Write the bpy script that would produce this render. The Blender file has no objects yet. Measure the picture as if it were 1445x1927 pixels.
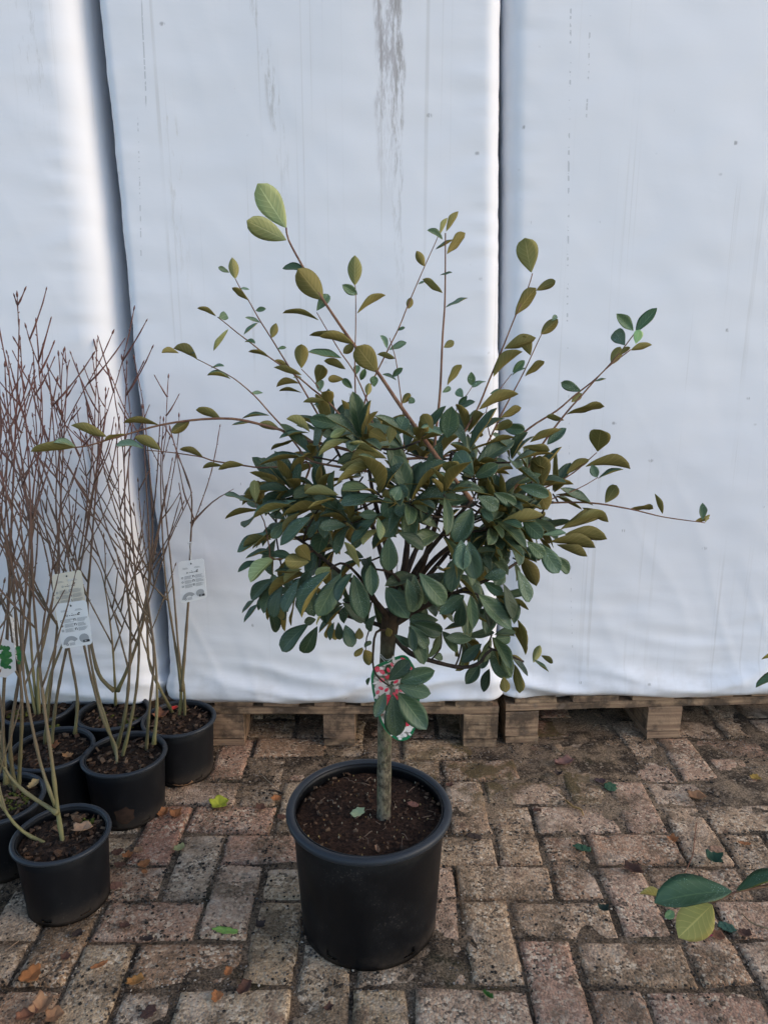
import bpy, math, random
from mathutils import Vector, Matrix, noise
random.seed(7)
R = math.radians
scene = bpy.context.scene
col = scene.collection

# ------------------------------------------------------------------ camera
F, PITCH, H = 1400.0, R(14), 1.175           # focal length in photo pixels, tilt, height of the phone
cam_d = bpy.data.cameras.new('camera')
cam = bpy.data.objects.new('camera', cam_d)
col.objects.link(cam)
cam.location = (0, 0, H)
cam.rotation_euler = (R(90) - PITCH, 0, 0)
cam_d.sensor_fit = 'VERTICAL'
cam_d.sensor_height = 24.0
cam_d.lens = 24.0 * F / 1927.0
cam_d.clip_start = 0.02
cam_d.clip_end = 500
scene.camera = cam

# ------------------------------------------------------------------ light
SUN_EL, SUN_AZ = R(24), R(107)                # azimuth from +Y (towards the wall) clockwise to +X
world = bpy.data.worlds.new('World')
scene.world = world
world.use_nodes = True
wn = world.node_tree
for n in list(wn.nodes):
    wn.nodes.remove(n)
sky = wn.nodes.new('ShaderNodeTexSky')
sky.sky_type = 'NISHITA'
sky.sun_disc = False
sky.sun_elevation = SUN_EL
sky.sun_rotation = SUN_AZ
sky.air_density = 1.0
sky.dust_density = 0.6
sky.ozone_density = 1.2
bg = wn.nodes.new('ShaderNodeBackground')
bg.inputs['Strength'].default_value = 0.13
wo = wn.nodes.new('ShaderNodeOutputWorld')
wn.links.new(sky.outputs[0], bg.inputs['Color'])
wn.links.new(bg.outputs[0], wo.inputs['Surface'])
sd = bpy.data.lights.new('sun', 'SUN')
sd.energy = 0.5
sd.angle = R(30)
sd.color = (1.0, 0.80, 0.60)
so = bpy.data.objects.new('sun', sd)
col.objects.link(so)
tosun = Vector((math.sin(SUN_AZ) * math.cos(SUN_EL), math.cos(SUN_AZ) * math.cos(SUN_EL), math.sin(SUN_EL)))
so.rotation_euler = tosun.to_track_quat('Z', 'Y').to_euler()
so.location = (3, -2, 4)
scene.view_settings.view_transform = 'Standard'
scene.view_settings.look = 'None'
scene.view_settings.gamma = 1
scene.view_settings.use_curve_mapping = False
scene.view_settings.exposure = 1.3

# ------------------------------------------------------------------ survey helpers (photo measurements -> metres)
CP, SP = math.cos(PITCH), math.sin(PITCH)
def ray(x, y):
    u = (x - 722.5) / F; v = -(y - 963.5) / F
    return Vector((u, CP + v * SP, -SP + v * CP))
def atd(x, y, d):                              # point at distance d in front of the camera foot
    r = ray(x, y); t = d / r.y
    return Vector((r.x * t, d, H + r.z * t))
def ground(x, y, z=0.0):
    r = ray(x, y); t = (z - H) / r.z
    return Vector((r.x * t, r.y * t, z))
def lerp(a, b, t): return a + (b - a) * t
def sstep(a, b, x):
    t = max(0.0, min(1.0, (x - a) / (b - a))); return t * t * (3 - 2 * t)
def U(a, b): return random.uniform(a, b)

# ------------------------------------------------------------------ object helpers
def mesh(name, verts, faces, mats=(), smooth=True, fm=None):
    me = bpy.data.meshes.new(name)
    me.from_pydata([tuple(v) for v in verts], [], faces)
    for m in mats: me.materials.append(m)
    if fm: me.polygons.foreach_set('material_index', fm)
    me.polygons.foreach_set('use_smooth', [smooth] * len(me.polygons))
    me.update()
    return me
def obj(name, me, parent=None, loc=None):
    o = bpy.data.objects.new(name, me)
    col.objects.link(o)
    if loc is not None: o.location = loc
    if parent is not None: o.parent = parent
    return o
def tag(o, label, cat, group=None, kind=None):
    o['label'] = label
    if cat: o['category'] = cat
    if group: o['group'] = group
    if kind: o['kind'] = kind
    return o
def thing(name, loc, label, cat, group=None):
    o = obj(name, None, None, loc)
    o.empty_display_size = 0.05
    return tag(o, label, cat, group)

class MB:                                       # collects geometry of ONE piece
    def __init__(s): s.v = []; s.f = []; s.m = []
    def add(s, v, f, mi=0):
        b = len(s.v); s.v += [Vector(p) for p in v]; s.f += [[i + b for i in q] for q in f]; s.m += [mi] * len(f)
    def box(s, c, h, rot=None, mi=0, jit=0.0):
        vs = []
        for x in (-1, 1):
            for y in (-1, 1):
                for z in (-1, 1):
                    p = Vector((x * h[0] + U(-jit, jit), y * h[1] + U(-jit, jit), z * h[2] + U(-jit, jit)))
                    if rot is not None: p = rot @ p
                    vs.append(p + Vector(c))
        s.add(vs, [[0, 1, 3, 2], [4, 6, 7, 5], [0, 4, 5, 1], [2, 3, 7, 6], [0, 2, 6, 4], [1, 5, 7, 3]], mi)
    def tube(s, pts, rad, sides=7, cap=True, mi=0):
        n = len(pts); vs = []; fs = []
        t = (pts[1] - pts[0]).normalized()
        a = t.orthogonal().normalized()
        for i in range(n):
            if i == 0: t = pts[1] - pts[0]
            elif i == n - 1: t = pts[-1] - pts[-2]
            else: t = pts[i + 1] - pts[i - 1]
            t = t.normalized()
            a = (a - t * a.dot(t))
            a = a.normalized() if a.length > 1e-6 else t.orthogonal().normalized()
            b = t.cross(a)
            r = rad[i] if isinstance(rad, (list, tuple)) else rad
            for k in range(sides):
                an = 2 * math.pi * k / sides
                vs.append(pts[i] + (a * math.cos(an) + b * math.sin(an)) * r)
        for i in range(n - 1):
            for k in range(sides):
                k2 = (k + 1) % sides
                fs.append([i * sides + k, i * sides + k2, (i + 1) * sides + k2, (i + 1) * sides + k])
        if cap:
            fs.append(list(range(sides))[::-1]); fs.append([(n - 1) * sides + k for k in range(sides)])
        s.add(vs, fs, mi)
    def mesh(s, name, mats, smooth=True): return mesh(name, s.v, s.f, mats, smooth, s.m)

def spline(P, step=0.012):                      # Catmull-Rom through points
    if len(P) == 2: P = [P[0], P[0].lerp(P[1], .5), P[1]]
    Q = [P[0] * 2 - P[1]] + list(P) + [P[-1] * 2 - P[-2]]
    out = []
    for i in range(1, len(Q) - 2):
        n = max(2, int((Q[i + 1] - Q[i]).length / step))
        for k in range(n):
            t = k / n
            out.append(0.5 * ((2 * Q[i]) + (Q[i + 1] - Q[i - 1]) * t + (2 * Q[i - 1] - 5 * Q[i] + 4 * Q[i + 1] - Q[i + 2]) * t * t
                              + (3 * Q[i] - Q[i - 1] - 3 * Q[i + 1] + Q[i + 2]) * t ** 3))
    out.append(P[-1])
    return out

# ------------------------------------------------------------------ material helpers
class NT:
    def __init__(s, name, rough=0.7, spec=0.4):
        s.m = bpy.data.materials.new(name); s.m.use_nodes = True
        s.t = s.m.node_tree; s.b = s.t.nodes['Principled BSDF']; s.out = s.t.nodes['Material Output']
        s.b.inputs['Roughness'].default_value = rough
        s.b.inputs['Specular IOR Level'].default_value = spec
        s._co = None
    def n(s, typ, **kw):
        n = s.t.nodes.new(typ)
        for k, v in kw.items(): setattr(n, k, v)
        return n
    def put(s, sock, v):
        if isinstance(v, bpy.types.NodeSocket): s.t.links.new(v, sock)
        elif isinstance(v, tuple) and len(v) == 3 and sock.type == 'RGBA': sock.default_value = (*v, 1)
        else: sock.default_value = v
    def co(s, which='Object'):
        if s._co is None: s._co = s.n('ShaderNodeTexCoord')
        return s._co.outputs[which]
    def math(s, op, a, b=0.0, c=0.0, clamp=False):
        n = s.n('ShaderNodeMath', operation=op); n.use_clamp = clamp
        s.put(n.inputs[0], a); s.put(n.inputs[1], b); s.put(n.inputs[2], c)
        return n.outputs[0]
    def mix(s, f, a, b, mode='MIX'):
        n = s.n('ShaderNodeMix', data_type='RGBA', blend_type=mode)
        s.put(n.inputs[0], f); s.put(n.inputs[6], a); s.put(n.inputs[7], b)
        return n.outputs[2]
    def scale(s, vec, sc, off=(0, 0, 0)):
        n = s.n('ShaderNodeMapping'); s.put(n.inputs[0], vec)
        n.inputs[1].default_value = off; n.inputs[3].default_value = sc
        return n.outputs[0]
    def noise(s, vec, sc, det=3, rough=.55, w=None, col_=False):
        n = s.n('ShaderNodeTexNoise'); s.put(n.inputs['Vector'], vec)
        n.inputs['Scale'].default_value = sc; n.inputs['Detail'].default_value = det; n.inputs['Roughness'].default_value = rough
        return n.outputs['Color' if col_ else 'Fac']
    def vor(s, vec, sc, out='Distance', rnd=1.0):
        n = s.n('ShaderNodeTexVoronoi'); s.put(n.inputs['Vector'], vec)
        n.inputs['Scale'].default_value = sc; n.inputs['Randomness'].default_value = rnd
        return n.outputs[out]
    def ramp(s, f, a, b, clamp=True):            # smooth 0..1 between a and b
        n = s.n('ShaderNodeMapRange', interpolation_type='SMOOTHSTEP')
        s.put(n.inputs[0], f); n.inputs[1].default_value = a; n.inputs[2].default_value = b
        return n.outputs[0]
    def xyz(s, vec):
        n = s.n('ShaderNodeSeparateXYZ'); s.put(n.inputs[0], vec); return n.outputs
    def rnd(s): return s.n('ShaderNodeObjectInfo').outputs['Random']
    def bump(s, h, strength=.5, dist=.002, prev=None):
        n = s.n('ShaderNodeBump'); n.inputs['Strength'].default_value = strength; n.inputs['Distance'].default_value = dist
        s.put(n.inputs['Height'], h)
        if prev is not None: s.put(n.inputs['Normal'], prev)
        return n.outputs[0]
    def done(s, color, normal=None, rough=None):
        s.put(s.b.inputs['Base Color'], color)
        if normal is not None: s.put(s.b.inputs['Normal'], normal)
        if rough is not None: s.put(s.b.inputs['Roughness'], rough)
        return s.m
M = {}

def mat_paver():
    t = NT('paver_stone', .9, .25)
    p = t.n('ShaderNodeNewGeometry').outputs['Position']; r = t.rnd()
    rr = t.n('ShaderNodeValToRGB'); t.put(rr.inputs[0], r); e = rr.color_ramp.elements
    e[0].position = 0; e[0].color = (.36, .265, .165, 1); e[1].position = 1; e[1].color = (.32, .15, .105, 1)
    for q, c in ((.2, (.385, .295, .205, 1)), (.38, (.40, .315, .235, 1)), (.54, (.40, .245, .18, 1)), (.7, (.27, .185, .115, 1)), (.85, (.42, .34, .27, 1))):
        x = e.new(q); x.color = c
    sx = t.xyz(p)[0]
    warm = t.ramp(sx, -.1, .4)
    c = t.mix(t.math('MULTIPLY', warm, .35), rr.outputs[0], (.37, .225, .165))
    # exposed aggregate in two sizes
    aggc = t.vor(p, 185, 'Color'); aggd = t.vor(p, 185, 'Distance')
    av = t.xyz(aggc)[0]
    bv = t.xyz(t.vor(p, 115, 'Color'))[1]; bd = t.vor(p, 115, 'Distance')
    patch = t.ramp(t.noise(p, 11, 4), .40, .60)
    c = t.mix(t.math('MULTIPLY', t.ramp(av, .66, .9), t.math('MULTIPLY_ADD', patch, .5, .3)), c, (.62, .53, .43))
    c = t.mix(t.math('MULTIPLY', t.ramp(av, .34, .1), t.math('MULTIPLY_ADD', patch, .5, .38)), c, (.05, .042, .036))
    c = t.mix(t.math('MULTIPLY', t.math('MULTIPLY', t.ramp(bv, .86, .93), t.ramp(bd, .45, .3)), patch), c, (.50, .40, .29))
    c = t.mix(t.math('MULTIPLY', t.math('MULTIPLY', t.ramp(bv, .12, .05), t.ramp(bd, .5, .3)), .8), c, (.04, .033, .028))
    # mottling
    md = t.noise(p, 46, 5, .7)
    c = t.mix(t.math('MULTIPLY', t.ramp(md, .42, .68), .5), c, t.mix(.6, c, (.07, .056, .043)))
    f = t.noise(p, 250, 3, .8)
    c = t.mix(t.math('MULTIPLY', t.ramp(f, .58, .70), .6), c, (.46, .40, .34))
    c = t.mix(t.math('MULTIPLY', t.ramp(f, .43, .32), .8), c, (.035, .028, .023))
    # lime bloom and old stains
    c = t.mix(t.math('MULTIPLY', t.ramp(t.noise(t.scale(p, (1, 1, 1), (5, 3, 0)), 8, 5, .65), .54, .68), .55), c, (.48, .40, .34))
    c = t.mix(t.math('MULTIPLY', t.ramp(t.noise(t.scale(p, (1, 1, 1), (9, 1, 2)), 13, 5, .7), .55, .68), .6), c, (.13, .075, .055))
    # soil washed over the stones
    d = t.noise(p, 6.5, 6, .72)
    dd = t.ramp(d, .48, .61)
    c = t.mix(t.math('MULTIPLY', dd, .68), c, t.mix(t.ramp(f, .35, .65), (.036, .025, .017), (.14, .10, .066)))
    # brown moss film by the pallets
    ms = t.math('MULTIPLY', t.ramp(t.noise(p, 9, 5, .6), .44, .56), t.math('MULTIPLY', t.ramp(t.xyz(p)[1], 1.58, 1.72), t.ramp(t.xyz(p)[0], -.05, .22)))
    ms = t.math('MULTIPLY', ms, t.ramp(t.xyz(p)[0], .72, .5))
    c = t.mix(t.math('MULTIPLY', ms, .85), c, (.075, .058, .026))
    c = t.mix(1.0, c, (1.24, 1.12, .96), 'MULTIPLY')
    h = t.math('ADD', t.math('MULTIPLY', f, .6), t.math('ADD', t.math('MULTIPLY', aggd, -.8), t.math('MULTIPLY', md, 1.6)))
    return t.done(c, t.bump(h, .9, .0035))
def mat_joint():
    t = NT('joint_soil', .95, .2)
    p = t.n('ShaderNodeNewGeometry').outputs['Position']
    f = t.noise(p, 230, 4, .7)
    c = t.mix(t.ramp(f, .35, .7), (.014, .011, .009), (.10, .078, .058))
    c = t.mix(t.ramp(t.vor(p, 180, 'Color'), .78, .85), c, (.2, .17, .14))
    c = t.mix(t.math('MULTIPLY', t.ramp(t.noise(p, 5, 3), .55, .68), .5), c, (.028, .035, .014))
    sand = t.math('MULTIPLY', t.ramp(t.noise(p, 9, 5, .7), .40, .56), t.math('MULTIPLY_ADD', t.ramp(t.xyz(p)[1], 1.3, 1.7), .4, .6))
    c = t.mix(t.math('MULTIPLY', sand, .8), c, t.mix(t.ramp(f, .35, .65), (.10, .078, .056), (.34, .265, .195)))
    c = t.mix(1.0, c, (1.25, 1.1, .94), 'MULTIPLY')
    return t.done(c, t.bump(t.math('ADD', f, t.noise(p, 60, 3)), 1.0, .005))
def mat_grit(name, cols):
    t = NT(name, .85, .25)
    p = t.n('ShaderNodeNewGeometry')
    rr = t.n('ShaderNodeValToRGB'); rr.color_ramp.interpolation = 'CONSTANT'
    t.put(rr.inputs[0], p.outputs['Random Per Island']); e = rr.color_ramp.elements
    for i, cc in enumerate(cols):
        x = e[i] if i < 2 else e.new(.5)
        x.position = i / len(cols); x.color = (*cc, 1)
    return t.done(rr.outputs[0], t.bump(t.noise(p.outputs['Position'], 500), .3, .001))
def mat_wood():
    t = NT('pallet_wood', .85, .2)
    p = t.co('Object'); r = t.rnd()
    o = t.n('ShaderNodeVectorMath', operation='ADD'); t.put(o.inputs[0], p)
    cb = t.n('ShaderNodeCombineXYZ'); t.put(cb.inputs[0], t.math('MULTIPLY', r, 9.0)); t.put(cb.inputs[1], t.math('MULTIPLY', r, 31.0)); t.put(cb.inputs[2], t.math('MULTIPLY', r, 17.0))
    t.put(o.inputs[1], cb.outputs[0]); q = o.outputs[0]
    g = t.noise(t.scale(q, (3, 8, 140)), 1.0, 5, .6)
    c = t.mix(t.ramp(g, .3, .7), (.19, .12, .075), (.44, .305, .185))
    c = t.mix(t.math('MULTIPLY', r, .55), c, (.23, .145, .105))
    c = t.mix(t.math('MULTIPLY', t.ramp(t.noise(q, 12, 5, .65), .44, .62), .85), c, (.06, .044, .033))
    c = t.mix(t.math('MULTIPLY', t.ramp(t.noise(q, 24, 3), .62, .7), .35), c, (.27, .21, .16))
    return t.done(c, t.bump(t.math('ADD', g, t.noise(q, 160, 3)), .6, .002))
def mat_wrap():
    t = NT('white_wrap', .5, .35)
    p = t.co('Object'); x, y, z = t.xyz(p)
    c = (.75, .755, .79)
    blot = t.noise(p, 2.3, 4, .6)
    c = t.mix(t.math('MULTIPLY', t.ramp(blot, .4, .7), .16), c, (.66, .67, .69))
    # thin run-off lines
    st = t.noise(t.scale(p, (75, 10, .55)), 1.0, 3, .5)
    c = t.mix(t.math('MULTIPLY', t.math('MULTIPLY', t.ramp(st, .60, .72), t.ramp(blot, .38, .6)), .28), c, (.42, .40, .37))
    warp = t.math('MULTIPLY', t.math('SUBTRACT', t.noise(p, 7, 4), .5), .05)
    fine = t.noise(t.scale(p, (60, 20, 9)), 1.0, 5, .78)
    def stain(x0, k, hw, z0, z1, lo, hi, amt, cc, c, soft=.6):
        cx = t.math('ADD', t.math('MULTIPLY_ADD', t.math('SUBTRACT', z, z1), k, x0), warp)
        m = t.ramp(t.math('ABSOLUTE', t.math('SUBTRACT', x, cx)), hw, hw * (1 - soft))
        zz = t.math('MULTIPLY', t.ramp(z, z0, z0 + (z1 - z0) * .8), t.ramp(z, z1 + .12, z1))
        m = t.math('MULTIPLY', m, t.math('MULTIPLY', zz, t.ramp(fine, lo, hi)))
        return t.mix(t.math('MULTIPLY', m, amt), c, cc)
    def px(xx, yy): return atd(xx, yy, 1.94)
    a = px(727, 0); b = px(733, 400)
    c = stain(a.x, (b.x - a.x) / (b.z - a.z), .036, b.z - .05, a.z, .42, .58, .55, (.19, .145, .135), c, .35)
    c = stain(a.x + .02, (b.x - a.x) / (b.z - a.z), .012, 1.0, a.z, .46, .6, .42, (.3, .28, .25), c, .3)
    a = px(498, 60); b = px(535, 340)
    c = stain(a.x, (b.x - a.x) / (b.z - a.z), .02, b.z - .12, a.z, .47, .6, .45, (.33, .30, .26), c)
    a = px(320, 200); b = px(360, 560)
    c = stain(a.x, (b.x - a.x) / (b.z - a.z), .02, b.z - .12, a.z, .5, .62, .3, (.42, .38, .31), c)
    a = px(66, 0)
    c = stain(a.x, 0, .05, a.z - .35, a.z, .52, .66, .32, (.32, .30, .27), c)
    a = px(45, -20)
    c = stain(a.x, 0, .03, a.z - .05, a.z + .3, .3, .5, .7, (.2, .2, .2), c)
    dots = t.noise(t.scale(p, (60, 10, 130)), 1.0, 1, .5)
    def dotted(xx0, yy0, xx1, yy1, hw, lo, c, amt=.7):
        a = px(xx0, yy0); b = px(xx1, yy1)
        cx = t.math('MULTIPLY_ADD', t.math('SUBTRACT', z, a.z), (b.x - a.x) / (b.z - a.z), a.x)
        cx = t.math('ADD', cx, t.math('MULTIPLY', warp, .12))
        m = t.ramp(t.math('ABSOLUTE', t.math('SUBTRACT', x, cx)), hw, hw * .4)
        zz = t.math('MULTIPLY', t.ramp(z, b.z, b.z + .02), t.ramp(z, a.z, a.z - .02))
        return t.mix(t.math('MULTIPLY', t.math('MULTIPLY', m, zz), t.math('MULTIPLY', t.ramp(dots, lo, lo + .06), amt * .45)), c, (.09, .09, .095))
    c = dotted(1075, 0, 1068, 620, .0028, .54, c)
    c = dotted(1113, 10, 1104, 230, .0026, .56, c)
    c = dotted(1068, 640, 1078, 1250, .0022, .6, c, .5)
    c = dotted(272, 0, 280, 210, .0022, .38, c)
    c = dotted(264, 220, 272, 520, .0022, .5, c, .6)
    # scattered scuffs
    sc = t.math('MULTIPLY', t.ramp(t.vor(t.scale(p, (9, 9, 14)), 1.0), .09, .03), t.ramp(fine, .5, .58))
    c = t.mix(t.math('MULTIPLY', sc, .6), c, (.16, .15, .145))
    low = t.math('MULTIPLY', t.ramp(z, .34, .15), t.ramp(t.noise(p, 16, 4), .4, .7))
    c = t.mix(t.math('MULTIPLY', low, .28), c, (.38, .35, .31))
    wv = t.noise(t.scale(p, (700, 100, 300)), 1.0, 2, .6)
    bm = t.bump(wv, .08, .0006)
    bm = t.bump(t.noise(t.scale(p, (11, 6, 30)), 1.0, 4, .55), .10, .006, bm)
    return t.done(c, bm, t.math('MULTIPLY_ADD', blot, .2, .42))
def mat_pot(name, base, rough):
    t = NT(name, rough, .2)
    p = t.co('Object')
    d = t.noise(p, 9, 5, .65); f = t.noise(t.scale(p, (40, 40, 220)), 1.0, 4, .7); q = t.noise(p, 260, 2)
    c = t.mix(t.math('MULTIPLY', t.ramp(d, .45, .75), .4), base, (.020, .020, .021))
    c = t.mix(t.math('MULTIPLY', t.ramp(t.math('MULTIPLY', q, d), .37, .44), .25), c, (.12, .10, .085))
    z = t.xyz(p)[2]
    c = t.mix(t.math('MULTIPLY', t.ramp(z, .05, .0), t.math('MULTIPLY', t.ramp(d, .4, .65), .55)), c, (.07, .053, .04))
    return t.done(c, t.bump(t.math('ADD', f, q), .12, .0008), t.math('MULTIPLY_ADD', d, .35, rough - .15))
def mat_soil(name, a, b, sc):
    t = NT(name, .95, .15)
    p = t.co('Object')
    f = t.noise(p, sc, 5, .75); v = t.vor(p, sc * 1.2, 'Color')
    c = t.mix(t.ramp(f, .32, .7), a, b)
    c = t.mix(t.math('MULTIPLY', t.ramp(v, .7, .8), .4), c, (b[0] * 1.7, b[1] * 1.7, b[2] * 1.6))
    return t.done(c, t.bump(t.math('ADD', f, t.noise(p, sc * .3, 3)), 1.0, .008))
def leaf_mat(name, base, var, rib, rough, speck, transl):
    t = NT(name, rough, .34)
    uv = t.n('ShaderNodeUVMap').outputs[0]
    u, v, _ = t.xyz(uv)                             # u across 0..1, v along 0..1
    info = t.n('ShaderNodeObjectInfo')
    isl = t.n('ShaderNodeNewGeometry').outputs['Random Per Island']
    r = t.math('FRACT', t.math('ADD', info.outputs['Random'], isl))
    c = t.mix(r, base, var)
    pos = t.n('ShaderNodeNewGeometry').outputs['Position']
    c = t.mix(t.math('MULTIPLY', t.ramp(t.noise(pos, 60, 4), .4, .7), .45), c, t.mix(.55, c, var))
    a = t.math('ABSOLUTE', t.math('SUBTRACT', u, .5))
    midrib = t.ramp(a, .035, .012)
    wv = t.n('ShaderNodeMath', operation='SINE')
    t.put(wv.inputs[0], t.math('MULTIPLY', t.math('SUBTRACT', v, t.math('MULTIPLY', a, .55)), 46.0))
    vein = t.math('MULTIPLY', t.ramp(wv.outputs[0], .86, 1.0), t.ramp(v, .97, .8))
    c = t.mix(t.math('MULTIPLY', vein, .42), c, rib)
    c = t.mix(t.math('MULTIPLY', midrib, .75), c, rib)
    if speck:
        s1 = t.math('MULTIPLY', t.ramp(t.vor(pos, 420), .26, .12), t.ramp(t.noise(pos, 45, 3), .42, .62))
        s1 = t.math('MULTIPLY', s1, t.ramp(r, .15, .6))
        c = t.mix(t.math('MULTIPLY', s1, speck), c, (.42, .46, .45))
        c = t.mix(t.math('MULTIPLY', t.ramp(t.noise(pos, 22, 4), .5, .75), .22), c, (.16, .20, .19))
    c = t.mix(1.0, c, info.outputs['Color'], 'MULTIPLY')
    bm = t.bump(t.math('SUBTRACT', t.math('MULTIPLY', wv.outputs[0], .25), midrib), .35, .0012)
    t.done(c, bm)
    tr = t.n('ShaderNodeBsdfTranslucent'); t.put(tr.inputs[0], t.mix(1.0, c, (1.25, 1.3, .7), 'MULTIPLY'))
    mx = t.n('ShaderNodeMixShader'); mx.inputs[0].default_value = transl
    t.t.links.new(t.b.outputs[0], mx.inputs[1]); t.t.links.new(tr.outputs[0], mx.inputs[2]); t.t.links.new(mx.outputs[0], t.out.inputs[0])
    return t.m
def mat_bark(name, a, b, sc=60, moss=None):
    t = NT(name, .85, .25)
    p = t.co('Object')
    f = t.noise(t.scale(p, (sc, sc, sc * .35)), 1.0, 5, .65)
    c = t.mix(t.ramp(f, .3, .7), a, b)
    if moss: c = t.mix(t.math('MULTIPLY', t.ramp(t.noise(p, 26, 5), .45, .62), .6), c, moss)
    return t.done(c, t.bump(f, .6, .003))
def mat_stem():
    t = NT('shrub_stem', .6, .3)
    g = t.n('ShaderNodeNewGeometry').outputs['Position']
    z = t.xyz(g)[2]
    n_ = t.noise(g, 30, 4, .6); r = t.rnd()
    zz = t.math('ADD', z, t.math('MULTIPLY', t.math('SUBTRACT', n_, .5), .25))
    c = t.mix(t.ramp(zz, .16, .42), (.175, .16, .065), (.17, .125, .075))
    c = t.mix(t.ramp(zz, .45, .75), c, (.135, .08, .055))
    c = t.mix(t.ramp(zz, .75, 1.0), c, (.135, .047, .034))
    c = t.mix(t.math('MULTIPLY', r, .45), c, (.075, .055, .05))
    c = t.mix(t.math('MULTIPLY', t.ramp(t.noise(g, 210, 3), .6, .7), .4), c, (.26, .23, .19))
    return t.done(c, t.bump(n_, .3, .001))
def mat_flat(name, c, rough=.5, spec=.4, nz=0.0, c2=None):
    t = NT(name, rough, spec)
    p = t.co('Object')
    return t.done(t.mix(t.math('MULTIPLY', t.ramp(t.noise(p, 55, 4), .35, .7), nz), c, c2 or c))
def mat_dry():
    t = NT('dry_leaf', .75, .25)
    info = t.n('ShaderNodeObjectInfo'); p = t.co('Object')
    f = t.noise(p, 180, 4, .6)
    c = t.mix(t.ramp(f, .35, .7), info.outputs['Color'], t.mix(.55, info.outputs['Color'], (.05, .03, .02)))
    return t.done(c, t.bump(f, .5, .001))
def mat_photo_label():
    t = NT('label_print', .25, .5)
    p = t.co('Object')
    v = t.vor(p, 75, 'Color'); d = t.vor(p, 75); n_ = t.noise(p, 38, 3)
    a = t.xyz(v)[0]; z = t.xyz(p)[2]
    c = t.mix(t.ramp(n_, .46, .58), (.62, .58, .55), (.03, .06, .03))
    c = t.mix(t.ramp(a, .68, .72), c, (.62, .05, .09))
    c = t.mix(t.math('MULTIPLY', t.ramp(a, .76, .8), 1.0), c, (.8, .74, .72))
    c = t.mix(t.math('MULTIPLY', t.ramp(d, .55, .72), .8), c, (.05, .06, .03))
    return t.done(c)

M['paver'] = mat_paver(); M['joint'] = mat_joint(); M['wood'] = mat_wood(); M['wrap'] = mat_wrap()
M['grit'] = mat_grit('grit_stones', [(.30, .25, .20), (.12, .10, .085), (.34, .29, .23), (.06, .05, .045), (.30, .18, .11), (.2, .17, .14), (.40, .35, .29)])
M['crumb'] = mat_grit('soil_crumbs', [(.03, .022, .016), (.055, .04, .028), (.02, .016, .012), (.09, .065, .045), (.04, .03, .022)])
M['bark_chip'] = mat_grit('bark_chips', [(.045, .024, .014), (.075, .04, .022), (.028, .018, .012), (.12, .075, .045), (.055, .03, .018), (.17, .12, .075)])
M['pot'] = mat_pot('black_plastic', (.0045, .0046, .0055), .42)
M['pot2'] = mat_pot('small_pot_plastic', (.0065, .0070, .0085), .48)
M['rim'] = mat_pot('pot_rim_plastic', (.026, .030, .036), .36)
M['peat'] = mat_soil('peat', (.014, .0075, .005), (.062, .032, .02), 150)
M['mulch'] = mat_soil('mulch', (.012, .008, .006), (.06, .036, .024), 120)
M['leaf_top'] = leaf_mat('leaf_top', (.043, .070, .033), (.074, .104, .062), (.12, .15, .08), .48, .7, .24)
M['leaf_under'] = leaf_mat('leaf_underside', (.235, .185, .062), (.170, .138, .045), (.33, .25, .10), .75, 0, .38)
M['bark_dark'] = mat_bark('branch_bark', (.018, .012, .009), (.075, .052, .038))
M['trunk'] = mat_bark('trunk_bark', (.055, .045, .028), (.17, .15, .10), 45, (.085, .10, .05))
M['shoot'] = mat_bark('shoot_bark', (.13, .06, .038), (.24, .135, .08), 90)
M['stem'] = mat_stem()
M['bud'] = mat_flat('bud', (.05, .025, .02))
M['dry'] = mat_dry()
M['tag'] = mat_flat('tag_card', (.86, .86, .86), .4, .4, .4, (.82, .82, .81))
M['tag_cream'] = mat_flat('cream_tag_card', (.74, .68, .56), .4)
M['ink'] = mat_flat('grey_ink', (.26, .27, .28), .5)
M['ink_light'] = mat_flat('light_grey_ink', (.40, .41, .42), .5)
M['ink_dark'] = mat_flat('dark_ink', (.05, .05, .055), .5)
M['green'] = mat_flat('green_border', (.012, .16, .065), .3, .5)
M['print'] = mat_photo_label()
M['white_print'] = mat_flat('white_print', (.7, .66, .64), .3)
M['pink'] = mat_flat('pink_print', (.62, .035, .085), .3, .4, .7, (.8, .35, .38))
M['string'] = mat_flat('white_string', (.6, .6, .57), .7)
M['moss'] = mat_flat('moss', (.06, .075, .012), .9, .2, .8, (.11, .10, .02))

# ------------------------------------------------------------------ ground: soil sheet and herringbone pavers
gv, gf = [], []
xs = [-40, -12, -4, -2] + [-1.3 + .013 * i for i in range(201)] + [2, 4, 12, 40]
ys = [-40, -12, -3, 0, .5] + [.8 + .013 * i for i in range(110)] + [2.6, 3.2, 6, 14, 40]
for yy in ys:
    for xx in xs:
        z = -.0074 + (.0095 * noise.noise(Vector((xx * 4.6, yy * 4.6, 0))) + .0042 * noise.noise(Vector((xx * 24, yy * 24, 2))) + .002 * noise.noise(Vector((xx * 65, yy * 65, 4))) + .0042 * sstep(1.45, 1.72, yy) + .0022 * sstep(.1, .6, xx) if abs(xx) < 1.35 and .75 < yy < 2.25 else 0)
        gv.append((xx, yy, z))
nx = len(xs)
for j in range(len(ys) - 1):
    for i in range(nx - 1):
        gf.append([j * nx + i, j * nx + i + 1, (j + 1) * nx + i + 1, (j + 1) * nx + i])
g = obj('ground', mesh('ground', gv, gf, [M['joint']]))
g['kind'] = 'structure'; g['label'] = 'dark soil bed of the herringbone paving'

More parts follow.
